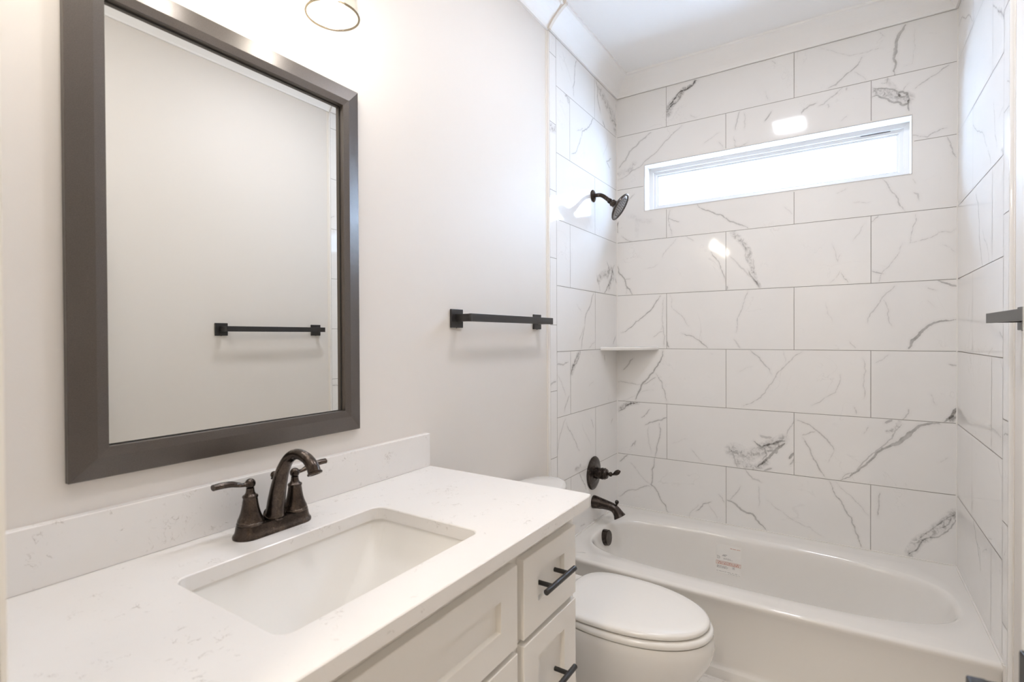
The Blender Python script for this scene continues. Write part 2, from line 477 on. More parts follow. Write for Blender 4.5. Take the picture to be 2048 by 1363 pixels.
VEINS = [
('b',1,41.0,10.9,0.5,[300,2560,310,2591,332,2615,365,2640,384,2669,417,2674,444,2691]),
('b',0,5.4,10.9,0.75,[297,2595,327,2621,370,2663,389,2663,417,2670,435,2679,444,2700,458,2697]),
('b',0,5.5,5.5,0.6,[303,2574,322,2598,341,2603,374,2643]),
('b',0,3.0,3.0,0.25,[787,2549,803,2506]),
('b',0,4.0,4.0,0.25,[421,2521,449,2501]),
('b',0,3.7,3.7,0.3,[815,2697,834,2676]),
('b',0,7.0,4.7,0.5,[1055,2496,1086,2504,1107,2523,1128,2542,1162,2565,1179,2584,1189,2605]),
('b',0,6.7,15.6,0.6,[1310,2487,1305,2508,1313,2541,1306,2563,1313,2604,1316,2638,1325,2666,1347,2698]),
('b',0,6.7,6.7,0.45,[1305,2543,1306,2582,1317,2626]),
('b',0,4.5,4.5,0.25,[1255,2697,1271,2672]),
('b',0,3.5,3.5,0.22,[1026,2692,1079,2663,1142,2624,1189,2622,1232,2625,1268,2621]),
('b',0,3.5,3.5,0.28,[1159,2545,1193,2512,1203,2497]),
('b',0,2.6,2.6,0.18,[1341,2517,1372,2522,1381,2598,1381,2668]),
('b',0,3.9,3.9,0.42,[1381,2409,1390,2418,1424,2436,1462,2456,1497,2480]),
('b',0,4.5,11.2,0.6,[1226,2455,1268,2439,1300,2427,1322,2409,1354,2395,1360,2372]),
('b',0,6.7,11.2,0.6,[1226,2411,1249,2413,1265,2397,1284,2388,1307,2366,1326,2362,1341,2346,1357,2350,1361,2372]),
('b',0,6.6,6.6,0.55,[1357,2350,1360,2318]),
('b',1,17.9,44.8,0.42,[1236,2436,1281,2412,1329,2386,1354,2370]),
('b',0,8.9,8.9,0.5,[1316,2411,1335,2383,1354,2382]),
('b',0,4.5,4.5,0.4,[1284,2486,1281,2460,1262,2465]),
('b',0,3.3,3.3,0.3,[1341,2412,1350,2429,1360,2438]),
('b',1,11.2,11.2,0.25,[1281,2471,1300,2447,1316,2419]),
('b',0,6.8,6.8,0.5,[945,2401,956,2420,982,2435,1008,2439]),
('b',0,4.7,4.7,0.4,[1015,2422,1037,2425,1055,2442,1079,2456,1093,2469,1114,2484]),
('b',0,4.7,4.7,0.3,[1048,2419,1058,2420,1056,2404]),
('b',0,7.0,7.0,0.3,[1128,2468,1130,2480]),
('b',0,3.5,3.5,0.2,[1107,2330,1132,2349]),
('b',0,5.2,5.2,0.42,[647,2391,655,2439,668,2481]),
('b',0,3.8,3.8,0.3,[689,2386,690,2422,689,2467]),
('b',0,6.3,6.3,0.5,[783,2403,791,2412,814,2446]),
('b',0,3.9,3.9,0.3,[707,2316,673,2299,645,2305,639,2355]),
('b',0,5.7,5.7,0.38,[8,2241,94,2281,205,2341,298,2415,375,2475]),
('b',0,8.6,8.6,0.42,[16,2309,80,2393,136,2435,205,2474]),
('b',1,23.2,23.2,0.25,[15,2275,80,2284,108,2319]),
('b',0,4.0,4.0,0.2,[486,2350,570,2394]),
('b',0,3.9,3.9,0.3,[564,2346,587,2314]),
('b',0,4.3,4.3,0.42,[1374,2206,1425,2187,1465,2209,1488,2213]),
('b',0,4.7,4.7,0.4,[1487,2181,1504,2129,1521,2081]),
('b',0,4.5,4.5,0.42,[1266,2033,1285,2004,1297,1972,1322,1937,1330,1901,1348,1875]),
('b',0,6.6,6.6,0.35,[1378,1954,1392,1944,1396,1916]),
('b',0,3.5,3.5,0.22,[1157,1941,1218,1935]),
('b',0,3.5,3.5,0.2,[1090,1994,1130,2011]),
('b',0,3.3,3.3,0.2,[1374,2015,1384,1993]),
('b',0,5.3,7.9,0.52,[456,2032,484,2004,539,1977,579,1960,615,1925,667,1899,708,1875]),
('b',0,4.2,4.2,0.38,[311,2023,301,1979,310,1928,323,1879]),
('b',0,5.5,5.5,0.4,[301,1984,325,1966,360,1952]),
('b',1,22.9,22.9,0.09,[72,2024,131,1986,204,1976]),
('b',1,20.1,20.1,0.08,[125,1986,123,1899]),
('b',0,4.6,4.6,0.4,[28,1909,60,1885,93,1873]),
('b',0,8.8,8.8,0.75,[8,1996,6,1933]),
('b',0,3.2,3.2,0.22,[870,1966,905,1924]),
('b',0,8.7,8.7,0.3,[15,2089,65,2109,108,2143]),
('b',0,7.6,7.6,0.62,[5,1737,10,1705,32,1677,49,1655,57,1618,92,1569]),
('b',0,5.8,5.8,0.3,[49,1655,82,1658]),
('b',0,3.8,3.8,0.3,[57,1618,57,1570]),
('b',0,5.3,5.3,0.48,[525,1773,552,1732,572,1697,583,1659,598,1610]),
('b',0,4.2,4.2,0.22,[265,1762,285,1796,315,1828,345,1862]),
('b',0,4.2,4.2,0.15,[167,1709,240,1729]),
('b',0,5.4,5.4,0.25,[398,1867,436,1840]),
('b',1,25.6,10.2,0.36,[637,1866,663,1825,693,1785,714,1746,714,1705,727,1658,741,1611,760,1575]),
('b',0,5.1,10.2,0.6,[705,1664,731,1616,750,1587,759,1569]),
('b',0,7.7,7.7,0.26,[619,1741,645,1715,671,1680,701,1646,731,1616]),
('b',0,7.8,7.8,0.45,[606,1586,604,1567]),
('b',0,5.1,5.1,0.3,[731,1717,735,1675,735,1634]),
('b',0,6.4,6.4,0.3,[671,1815,693,1781,693,1734,705,1701]),
('b',0,3.5,3.5,0.24,[1072,1760,1086,1721,1095,1672,1104,1703]),
('b',0,3.5,3.5,0.24,[1064,1575,1104,1629]),
('b',0,4.7,4.7,0.38,[1108,1620,1137,1572]),
('b',0,4.6,4.6,0.18,[1153,1762,1179,1796,1201,1841]),
('b',0,4.6,4.6,0.38,[1225,1843,1252,1868]),
('b',0,3.3,3.3,0.35,[1384,1858,1382,1818,1371,1780,1365,1735]),
('b',0,3.3,3.3,0.32,[1363,1733,1387,1738,1430,1748,1464,1769,1506,1764,1521,1778]),
('b',0,3.4,3.4,0.3,[1339,1733,1326,1693,1294,1645,1273,1621,1260,1602,1254,1571]),
('b',0,5.7,5.7,0.5,[1226,1620,1244,1611,1269,1604]),
('b',0,3.2,3.2,0.2,[1472,1719,1521,1676]),
('b',0,7.4,4.6,0.58,[256,1552,203,1475,148,1430,92,1383,27,1347]),
('b',0,4.2,4.2,0.3,[276,1539,269,1400,256,1354]),
('b',0,5.6,5.6,0.3,[269,1387,276,1262]),
('b',0,4.2,4.2,0.3,[216,1321,269,1354]),
('b',0,7.0,7.0,0.6,[293,1297,302,1262]),
('b',0,3.9,3.9,0.38,[706,1559,689,1502,655,1406,650,1344]),
('b',0,4.1,4.1,0.28,[322,1478,373,1437,411,1379]),
('b',0,4.3,7.0,0.52,[373,1340,423,1327,473,1295,509,1261]),
('b',0,7.8,7.8,0.25,[638,1308,672,1261]),
('b',0,3.3,3.3,0.22,[309,1557,322,1478]),
('b',0,4.6,4.6,0.36,[1310,1546,1258,1479,1223,1426,1210,1383]),
('b',0,4.5,4.5,0.3,[1267,1489,1289,1435,1302,1365]),
('b',0,15.3,5.5,0.7,[1361,1265,1373,1302,1410,1348,1450,1379,1474,1386,1523,1392]),
('b',0,4.7,4.7,0.25,[1142,1296,1165,1265]),
('b',0,3.6,3.6,0.15,[1047,1482,1076,1386]),
('b',0,4.3,10.7,0.6,[1457,1564,1491,1547,1525,1534]),
('b',0,3.3,3.3,0.3,[1426,1533,1457,1519]),
('b',0,2.8,2.8,0.2,[1426,1476,1453,1445]),
('b',0,7.1,9.9,0.72,[269,1246,256,1189,215,1121,161,1065,126,996,112,961]),
('b',0,5.6,5.6,0.45,[229,1115,262,1070,282,1004,290,959]),
('b',0,5.8,5.8,0.36,[5,1058,77,1055,130,1048]),
('b',0,5.7,5.7,0.4,[229,1095,188,1066,133,1050]),
('b',0,8.7,8.7,0.4,[98,1199,63,1157,34,1129]),
('b',0,3.7,3.7,0.2,[33,949,119,995,215,1021]),
('b',0,7.6,3.8,0.45,[717,1251,761,1212,804,1159,815,1130]),
('b',0,5.0,5.0,0.36,[949,1247,888,1191,836,1130,793,1057,750,1001,683,964]),
('b',0,3.7,3.7,0.15,[867,1249,878,1190]),
('b',0,3.8,3.8,0.32,[989,987,1048,1031,1086,1056,1105,1140]),
('b',0,4.7,4.7,0.3,[1159,993,1168,961]),
('b',0,4.6,4.6,0.28,[1192,1220,1195,1100,1198,1034]),
('b',0,3.1,3.1,0.15,[661,1136,728,1169]),
('b',0,3.3,3.3,0.3,[1435,1070,1453,1024]),
('b',0,6.4,6.4,0.45,[1498,1200,1525,1194]),
('b',0,3.4,3.4,0.25,[1241,1199,1289,1238]),
('b',0,17.2,6.4,0.7,[1525,1014,1510,978,1483,952]),
('b',0,5.4,5.4,0.5,[1483,952,1427,943]),
('b',1,21.4,21.4,0.5,[1525,994,1506,962]),
('b',1,23.3,23.3,0.5,[9,899,62,930,121,948]),
('b',0,5.8,5.8,0.6,[9,885,55,923,121,944]),
('b',0,5.7,5.7,0.45,[146,861,195,912]),
('b',0,8.5,5.6,0.55,[289,873,228,848,167,820]),
('b',0,6.2,6.2,0.48,[248,836,252,777,235,708,224,643]),
('b',0,4.3,4.3,0.26,[187,811,204,665]),
('b',0,5.8,5.8,0.45,[83,685,111,722,104,694]),
('b',1,66.1,40.7,0.42,[632,728,694,705,761,743,815,773,867,814]),
('b',1,35.8,25.6,0.35,[661,670,728,648,793,687]),
('b',0,7.6,12.6,0.72,[733,788,772,762,799,777,825,786,873,803]),
('b',0,10.0,15.1,0.72,[750,657,804,712,836,758,873,791]),
('b',0,12.6,12.6,0.4,[761,821,815,815]),
('b',0,10.0,10.0,0.6,[793,747,836,740,846,777]),
('b',0,7.6,7.6,0.5,[772,768,793,723,772,696]),
('b',0,12.3,12.3,0.75,[893,718,913,749]),
('b',0,7.4,7.4,0.5,[896,689,913,720]),
('b',0,3.9,3.9,0.42,[883,839,898,876,913,910]),
('b',0,7.8,7.8,0.4,[621,733,655,645]),
('b',0,10.1,10.1,0.5,[782,644,815,660]),
('b',0,4.1,4.1,0.25,[422,710,484,650]),
('b',0,3.3,3.3,0.15,[321,731,397,765]),
('b',0,4.8,7.2,0.45,[924,911,979,895,1038,843,1081,781]),
('b',0,4.9,4.9,0.42,[949,840,1004,863]),
('b',0,6.3,6.3,0.46,[951,829,989,747,1029,672,1046,646]),
('b',0,3.6,3.6,0.22,[1081,781,1057,721]),
('b',0,6.8,13.5,0.7,[1107,644,1170,692,1224,754,1276,814,1336,863,1370,898,1419,934,1467,941]),
('b',0,17.9,17.9,0.55,[1294,827,1336,853,1374,893]),
('b',0,5.5,5.5,0.46,[1114,656,1206,751,1259,812,1302,860,1336,927]),
('b',0,3.5,3.5,0.28,[1215,905,1197,871]),
('b',0,3.2,3.2,0.2,[1467,774,1499,799]),
('b',0,11.3,11.3,0.5,[1276,927,1302,943]),
('b',1,9.0,9.0,0.35,[1328,937,1311,903,1285,890]),
('b',0,4.5,4.5,0.45,[1336,937,1361,981,1361,997]),
('b',0,7.3,7.3,0.52,[221,637,207,571,200,483,241,442,281,382,300,340]),
('b',0,6.9,6.9,0.36,[194,475,131,452,61,427,10,388]),
('b',0,4.3,4.3,0.26,[75,594,146,522,200,483]),
('b',0,7.6,7.6,0.55,[15,592,61,634]),
('b',0,6.5,6.5,0.5,[447,379,484,424,526,442]),
('b',0,3.8,3.8,0.3,[409,340,459,414]),
('b',0,3.7,3.7,0.26,[496,439,556,355]),
('b',0,5.3,5.3,0.32,[562,488,591,449]),
('b',0,11.6,7.7,0.6,[606,464,672,426,728,412,761,370,793,340]),
('b',0,7.7,7.7,0.32,[694,638,728,594,772,582]),
('b',0,5.1,5.1,0.25,[755,562,755,453]),
('b',0,3.7,3.7,0.22,[793,496,919,412,1038,361]),
('b',0,5.2,5.2,0.3,[615,466,649,508,672,549]),
('b',0,4.7,7.0,0.52,[1058,637,1086,568,1124,507,1161,436,1175,395,1188,343]),
('b',0,3.5,3.5,0.32,[1086,635,1161,558,1220,492]),
('b',0,5.5,5.5,0.38,[1259,607,1255,552,1251,497]),
('b',1,30.5,39.3,0.4,[1367,356,1387,402,1444,461,1499,534,1526,559]),
('b',0,5.7,5.7,0.55,[1362,350,1412,423,1468,451,1515,516,1526,544]),
('b',0,4.8,4.8,0.45,[1395,425,1436,470,1476,519,1524,564]),
('b',0,4.3,4.3,0.45,[1468,487,1499,513,1507,545]),
('l',0,5.4,5.4,0.55,[-529,2703,-555,2627,-574,2554,-568,2513]),
('l',0,7.0,7.0,0.55,[-300,2706,-271,2670,-278,2620,-234,2547]),
('l',0,8.3,8.3,0.6,[-204,2515,-173,2490]),
('l',1,56.7,56.7,0.34,[-241,2664,-148,2627,-50,2594,-17,2523]),
('l',1,40.5,40.5,0.45,[-84,2570,-8,2564]),
('l',1,21.6,21.6,0.42,[-669,2492,-622,2465]),
('l',0,6.2,6.2,0.52,[-330,2486,-400,2413,-468,2373,-481,2341]),
('l',0,5.0,5.0,0.46,[-481,2341,-507,2294,-533,2253,-595,2218]),
('l',0,5.1,5.1,0.28,[-532,2352,-454,2389]),
('l',0,8.5,8.5,0.4,[-86,2343,-151,2306,-103,2282]),
('l',0,3.1,3.1,0.22,[-684,2670,-592,2568]),
('l',1,32.0,32.0,0.45,[-812,2279,-765,2285]),
('l',0,4.2,4.2,0.2,[-149,2479,-134,2422,-198,2317]),
('l',0,8.8,8.8,0.3,[-16,2677,1,2632]),
('l',1,39.4,39.4,0.4,[-271,1633,-187,1671,-91,1712,-58,1671,-124,1603]),
('l',0,8.5,8.5,0.62,[-40,1737,-91,1656,-156,1588,-188,1567]),
('l',0,7.1,7.1,0.52,[-147,1743,-115,1703,-140,1645]),
('l',0,5.4,5.4,0.35,[-293,1661,-249,1575]),
('l',0,9.2,9.2,0.45,[-337,1554,-366,1509,-422,1449,-449,1384]),
('l',0,3.8,3.8,0.24,[-539,1488,-488,1452]),
('l',0,9.1,9.1,0.35,[-827,1777,-805,1820]),
('l',0,8.8,8.8,0.5,[-24,1662,-10,1637]),
('l',0,8.9,8.9,0.42,[-446,1384,-476,1316,-489,1263]),
('l',0,5.1,5.1,0.35,[-469,1367,-515,1305]),
('l',0,7.3,7.3,0.5,[-26,1326,-61,1282]),
('l',0,5.3,5.3,0.25,[-318,1297,-396,1263]),
('l',0,9.5,5.9,0.45,[-757,1195,-696,1192,-636,1202]),
('l',1,29.8,29.8,0.45,[-515,1247,-554,1201,-597,1155]),
('l',0,7.4,7.4,0.6,[-528,1239,-591,1181,-615,1134]),
('l',0,5.0,5.0,0.45,[-503,1244,-541,1195,-603,1160]),
('l',0,5.3,5.3,0.52,[-628,1039,-663,1000,-678,968]),
('l',0,3.3,3.3,0.3,[-752,1149,-697,1093,-663,1042]),
('l',0,5.6,5.6,0.5,[-191,1223,-183,1192]),
('l',0,8.0,8.0,0.5,[-827,1099,-806,1112,-763,1119]),
('l',0,3.4,3.4,0.2,[-341,1084,-397,1068]),
('l',0,5.7,5.7,0.3,[-664,932,-710,881,-738,833,-753,785]),
('l',0,5.4,5.4,0.38,[-658,910,-605,853,-557,802,-513,750]),
('l',0,6.6,6.6,0.32,[-371,891,-343,841]),
('l',0,5.2,5.2,0.38,[-72,851,-97,829]),
('l',0,3.4,3.4,0.2,[-479,878,-372,752]),
('l',0,5.6,5.6,0.5,[-519,639,-464,574,-435,537]),
('l',1,15.1,15.1,0.3,[-559,667,-505,673]),
('l',0,7.7,7.7,0.4,[-507,367,-451,359]),
('r',0,6.0,6.0,0.4,[-14,2630,-98,2624,-189,2577,-293,2506]),
('r',0,6.3,6.3,0.42,[-588,2424,-676,2342,-756,2267]),
('r',1,15.4,15.4,0.3,[-690,2338,-743,2293]),
('r',0,4.4,4.4,0.4,[-216,2170,-299,2121,-413,2054,-533,1962]),
('r',0,4.8,4.8,0.34,[-623,2076,-638,2011,-668,1921]),
('r',0,4.4,4.4,0.35,[-784,2077,-835,2047]),
('r',0,3.1,3.1,0.25,[-747,2019,-694,2005]),
('r',0,4.0,4.0,0.35,[-549,1945,-588,1883]),
('r',0,6.4,6.4,0.48,[-361,1841,-398,1801,-417,1734,-428,1650,-472,1568]),
('r',0,3.1,3.1,0.34,[-470,1689,-537,1630,-567,1570]),
('r',1,9.1,9.1,0.3,[-723,1893,-755,1873]),
('r',0,3.0,3.0,0.32,[-619,1281,-558,1261]),
('r',0,7.7,7.7,0.32,[-710,1334,-757,1314]),
('r',0,5.9,5.9,0.5,[-767,1025,-823,1031]),
('r',0,3.1,3.1,0.25,[-718,1252,-752,1217]),
('r',0,6.5,6.5,0.22,[-530,1017,-638,1022,-735,1013]),
('r',0,5.4,9.0,0.5,[-331,632,-379,582,-444,525,-453,493]),
('r',0,3.6,3.6,0.45,[-370,583,-443,564,-456,530]),
('r',0,3.1,3.1,0.4,[-478,569,-552,604]),
('r',0,4.1,4.1,0.32,[-567,648,-621,659]),
('r',0,2.8,2.8,0.26,[-696,930,-750,880]),
('r',0,4.5,4.5,0.4,[-772,660,-791,686]),
]


def jitter_poly(P, seed):
    rng = random.Random(seed)
    pts = [np.array(p, float) for p in P]
    for lvl in range(3):
        out = [pts[0]]
        for a, b in zip(pts[:-1], pts[1:]):
            d = b - a; L = np.hypot(*d)
            nrm = np.array((-d[1], d[0])) / (L + 1e-9)
            out.append((a + b) / 2 + nrm * L * rng.uniform(-0.10, 0.10)); out.append(b)
        pts = out
    return np.array(pts)

VPOLY = []
for i, (wl, kind, w0, w1, dk, flat) in enumerate(VEINS):
    P = np.array(flat, float).reshape(-1, 2) / 1000.0
    VPOLY.append((wl, kind, w0 / 1000.0, w1 / 1000.0, dk, P.mean(0), jitter_poly(P, i)))

def tile_wall(name, wl, tiles, parent, hole=None, step=0.003, gap=0.0026):
    """tiles: (u0, u1, v0, v1); every tile is its own grid so that veins stop at the joints; grout lies 1 mm behind"""
    allV, allF, allD, allI, allB, allM = [], [], [], [], [], []
    off = 0
    def P3(U, Vv, back=0.0):
        if wl == 'b': return np.stack([U, np.full_like(U, back), Vv], 1)
        if wl == 'l': return np.stack([np.full_like(U, -back), U, Vv], 1)
        return np.stack([np.full_like(U, W + back), U, Vv], 1)
    def clip(r):
        u0, u1, v0, v1 = r
        if hole is None: return [r]
        a0, a1, c0, c1 = hole
        if u1 <= a0 or u0 >= a1 or v1 <= c0 or v0 >= c1: return [r]
        out = []
        if u0 < a0: out.append((u0, a0, v0, v1))
        if u1 > a1: out.append((a1, u1, v0, v1))
        m0, m1 = max(u0, a0), min(u1, a1)
        if v0 < c0: out.append((m0, m1, v0, c0))
        if v1 > c1: out.append((m0, m1, c1, v1))
        return out
    for T in tiles:
        tv = [q for q in VPOLY if q[0] == wl and T[0] <= q[5][0] <= T[1] and T[2] <= q[5][1] <= T[3]]
        for r in clip((T[0] + gap / 2, T[1] - gap / 2, T[2] + gap / 2, T[3] - gap / 2)):
            if r[1] - r[0] < 0.004 or r[3] - r[2] < 0.004: continue
            nu = max(1, int(math.ceil((r[1] - r[0]) / step))); nv = max(1, int(math.ceil((r[3] - r[2]) / step)))
            us = np.linspace(r[0], r[1], nu + 1); vs = np.linspace(r[2], r[3], nv + 1)
            U, Vv = np.meshgrid(us, vs); U = U.ravel(); Vv = Vv.ravel()
            D = np.full(U.shape, 0.05); I = np.zeros(U.shape); B = np.zeros(U.shape)
            for (_, kind, w0, w1, dk, _c, P) in tv:
                seg = np.hypot(*(P[1:] - P[:-1]).T); cum = np.concatenate([[0], np.cumsum(seg)]); tot = cum[-1]
                best = np.full(U.shape, 9.0); hw = np.zeros(U.shape)
                mxw = max(w0, w1)
                sel = (U > P[:, 0].min() - 0.05 - mxw) & (U < P[:, 0].max() + 0.05 + mxw) & (Vv > P[:, 1].min() - 0.05 - mxw) & (Vv < P[:, 1].max() + 0.05 + mxw)
                if not sel.any(): continue
                uu, vv = U[sel], Vv[sel]; bb = np.full(uu.shape, 9.0); hh = np.zeros(uu.shape)
                for s in range(len(P) - 1):
                    a, d = P[s], P[s + 1] - P[s]
                    t = np.clip(((uu - a[0]) * d[0] + (vv - a[1]) * d[1]) / (d @ d + 1e-12), 0, 1)
                    dist = np.hypot(uu - a[0] - t * d[0], vv - a[1] - t * d[1])
                    g = (cum[s] + t * seg[s]) / tot
                    h = (0.43 if kind == 0 else 0.5) * (w0 + (w1 - w0) * g)
                    if kind == 0: h = h * (0.35 + 0.65 * np.minimum(1, np.minimum(g, 1 - g) * 6))
                    k = dist - h < bb - hh
                    bb = np.where(k, dist, bb); hh = np.where(k, h, hh)
                if kind == 0:
                    dd = bb - hh; cur = D[sel]; k = dd < cur
                    ci = I[sel]; D[sel] = np.where(k, dd, cur); I[sel] = np.where(k, dk, ci)
                else:
                    f = np.clip(1.25 - bb / (hh + 0.004), 0, 1) * dk
                    B[sel] = np.maximum(B[sel], f)
            n = len(U)
            ii = np.arange(nv)[:, None] * (nu + 1) + np.arange(nu)[None, :]
            ii = ii.ravel() + off
            allF.append(np.stack([ii, ii + 1, ii + nu + 2, ii + nu + 1], 1)); allM.append(np.zeros(len(ii), int))
            allV.append(P3(U, Vv)); allD.append(D); allI.append(I); allB.append(B); off += n
    u0 = min(t[0] for t in tiles); u1 = max(t[1] for t in tiles); v0 = min(t[2] for t in tiles); v1 = max(t[3] for t in tiles)
    for r in clip((u0, u1, v0, v1)):
        U = np.array([r[0], r[1], r[1], r[0]], float); Vv = np.array([r[2], r[2], r[3], r[3]], float)
        allV.append(P3(U, Vv, 0.0012)); allF.append(np.arange(4)[None, :] + off); allM.append(np.ones(1, int))
        allD.append(np.full(4, .05)); allI.append(np.zeros(4)); allB.append(np.zeros(4)); off += 4
    V = np.concatenate(allV); Fq = np.concatenate(allF)
    me = bpy.data.meshes.new(name)
    me.vertices.add(len(V)); me.vertices.foreach_set('co', V.ravel().astype(np.float32))
    me.loops.add(Fq.size); me.loops.foreach_set('vertex_index', Fq.ravel().astype(np.int32))
    me.polygons.add(len(Fq)); me.polygons.foreach_set('loop_start', (np.arange(len(Fq)) * 4).astype(np.int32))
    me.polygons.foreach_set('loop_total', np.full(len(Fq), 4, np.int32))
    me.materials.append(M['marble']); me.materials.append(M['grout'])
    me.polygons.foreach_set('material_index', np.concatenate(allM).astype(np.int32))
    me.update(calc_edges=True)
    for nm, arr in (('vein_dist', allD), ('vein_dark', allI), ('blotch', allB)):
        a = me.attributes.new(nm, 'FLOAT', 'POINT'); a.data.foreach_set('value', np.concatenate(arr).astype(np.float32))
    me.validate()
    o = bpy.data.objects.new(name, me); COL.objects.link(o); o.parent = parent
    o.location = -WORLD[parent.name]
    WORLD[o.name] = Vector((0, 0, 0))
    return o

ZT0, ZT1 = 0.3322, 2.7085
def rows():
    out = []
    for k in range(-1, 7):
        z = ROW0 + k * PITCHZ
        out.append((max(ZT0, z), min(ZT1, z + PITCHZ), (6 - k) % 2 == 0))     # True: the odd rows counted from the top
    return out
tb = []
for za, zb, odd in rows():
    cuts = [0.0] + ([0.2904, 0.9138] if odd else [0.6002, 1.2232]) + [W]
    tb += [(a, b, za, zb) for a, b in zip(cuts[:-1], cuts[1:])]
tile_wall('tile_cladding', 'b', tb, wall_back, hole=(x0, x1, z0, z1))
tl, tr = [], []
for za, zb, odd in rows():
    j = -0.314 if odd else -0.612
    tl += [(TILE_END, j, za, zb), (j, 0.0, za, zb)]
    j = -0.306 if odd else -0.610
    tr += [(TILE_END, j, za, zb), (j, 0.0, za, zb)]
# bullnose strips: own stack of pieces with joints half a row off
bl = [0.0, 0.150, 0.458, 0.767, 1.075, 1.380, 1.687, 1.996, 2.304, 2.615, ZT1]
br = [0.0, 0.145, 0.453, 0.762, 1.071, 1.380, 1.689, 1.995, 2.303, 2.612, ZT1]
tl += [(BULL_END + 0.006, TILE_END, a, b) for a, b in zip(bl[:-1], bl[1:])]
tr += [(BULL_END + 0.006, TILE_END, a, b) for a, b in zip(br[:-1], br[1:])]
tile_wall('tile_cladding', 'l', tl, wall_left)
tile_wall('tile_cladding', 'r', tr, wall_right)

def quarter_edge(xp, xt, y, z0_, z1_):
    """rounded outer edge of the bullnose, from the tile face xt back to the plaster xp"""
    n = 6; L0, L1 = [], []
    pts = [(xt, y + 0.006)]
    for k in range(n + 1):
        a = PI / 2 * k / n
        pts.append((xt + (xp - xt) * (1 - math.cos(a)), y + 0.006 - 0.006 * math.sin(a)))
    pts.append((xp, y + 0.006))
    return prism(pts, z0_, z1_)
mk('bullnose_edge', quarter_edge(XL, 0.0, BULL_END, 0, ZT1), M['marble_plain'], wall_left)
mk('bullnose_edge', quarter_edge(XR, W, BULL_END, 0, ZT1), M['marble_plain'], wall_right)
mk('paint_edge', box(XL - 0.002, XL + 0.0012, BULL_END - 0.013, BULL_END, 0.13, ZT1), M['caulk_beige'], wall_left)
mk('paint_edge', box(XR - 0.0012, XR + 0.002, BULL_END - 0.013, BULL_END, 0.13, ZT1), M['caulk_beige'], wall_right)
mk('corner_caulk', prism([(-0.001, 0.001), (-0.001, -0.004), (0.004, 0.001)], 0.338, ZT1), M['caulk'], wall_left)
mk('corner_caulk', prism([(W + 0.001, 0.001), (W - 0.004, 0.001), (W + 0.001, -0.004)], 0.338, ZT1), M['caulk'], wall_right)

# --- crown moulding, one run per wall
CP = [(0, 2.7085), (0.010, 2.7085), (0.013, 2.716), (0.022, 2.728), (0.036, 2.744), (0.054, 2.761), (0.074, 2.777), (0.086, 2.785), (0.095, 2.788), (0.095, ZC), (0, ZC)]
def crown(n, pts, offs, label, mat='trimpaint'):
    return tag(mk('trim_%d' % n, sweep_profile(CP, pts, offs), M[mat]), label, 'crown moulding', kind=ST)
crown(1, [(XL, YF), (XL, BULL_END)], [(1, 1), (1, 0)], 'white crown moulding above the mirror wall')
c2 = crown(2, [(0, BULL_END + 0.004), (0, 0)], [(1, 0), (1, -1)], 'white crown moulding above the left shower tile')
mk('painted_end', sweep_profile([(d + 0.0008, z - (0.0 if z > 2.75 else 0.0)) for d, z in CP], [(0, BULL_END - 0.014), (0, BULL_END + 0.0039)], [(1, 0), (1, 0)]), M['caulk_beige'], c2)
crown(3, [(0, 0), (W, 0)], [(1, -1), (-1, -1)], 'white crown moulding above the window wall')
crown(4, [(W, 0), (W, BULL_END + 0.004)], [(-1, -1), (-1, 0)], 'white crown moulding above the right shower tile')
crown(5, [(XR, BULL_END), (XR, YF)], [(-1, 0), (-1, 1)], 'white crown moulding above the right painted wall')
crown(6, [(XR, YF), (XL, YF)], [(-1, 1), (1, 1)], 'white crown moulding above the doorway')

def baseboard(name, pts, offs, label):
    prof = [(0, 0), (0.015, 0), (0.015, 0.11), (0.011, 0.122), (0.006, 0.128), (0, 0.13)]
    return tag(mk(name, sweep_profile(prof, pts, offs), M['trimpaint']), label, 'baseboard', kind=ST)
baseboard('baseboard_left', [(XL, -1.655), (XL, BULL_END)], [(1, 0), (1, 0)], 'white baseboard behind the toilet')
baseboard('baseboard_right', [(XR, YF + 0.002), (XR, BULL_END)], [(-1, 0), (-1, 0)], 'white baseboard along the right wall')

# --- slot window
win = thing('window_1', ((x0 + x1) / 2, 0.09, z0), 'long narrow slot window high in the tiled wall', 'window', kind=ST)
def ring(ax0, ax1, az0, az1, inset, ya, yb, bev=0.0015):
    bx0, bx1, bz0, bz1 = ax0 + inset, ax1 - inset, az0 + inset, az1 - inset
    def L(a, b, c, d, y): return [(a, y, c), (b, y, c), (b, y, d), (a, y, d)]
    loops = [L(ax0, ax1, az0, az1, yb), L(ax0, ax1, az0, az1, ya), L(bx0, bx1, bz0, bz1, ya + bev), L(bx0, bx1, bz0, bz1, yb)]
    V, F = loft(loops, False, False)
    n = 4
    for j in range(n): F.append((12 + j, 12 + (j + 1) % n, (j + 1) % n, j))
    return V, F
mk('window_reveal', ring(x0 - e, x1 + e, z0 - e, z1 + e, e, 0.0, 0.155), M['caulk'], win)
mk('tile_edge_trim', ring(x0 - 0.004, x1 + 0.004, z0 - 0.004, z1 + 0.004, 0.0042, -0.0015, 0.006), M['edge_trim'], win)
wf = mk('window_frame', ring(x0, x1, z0, z1, 0.020, 0.082, 0.150, 0.004), M['vinyl'], win)
ws = mk('window_sash', join(ring(x0 + 0.020, x1 - 0.020, z0 + 0.020, z1 - 0.020, 0.016, 0.096, 0.140, 0.003),
                            ring(x0 + 0.036, x1 - 0.036, z0 + 0.036, z1 - 0.036, 0.010, 0.106, 0.135, 0.003)), M['vinyl'], win)
mk('pane', box(x0 + 0.044, x1 - 0.044, 0.118, 0.122, z0 + 0.044, z1 - 0.044), M['glass'], win)
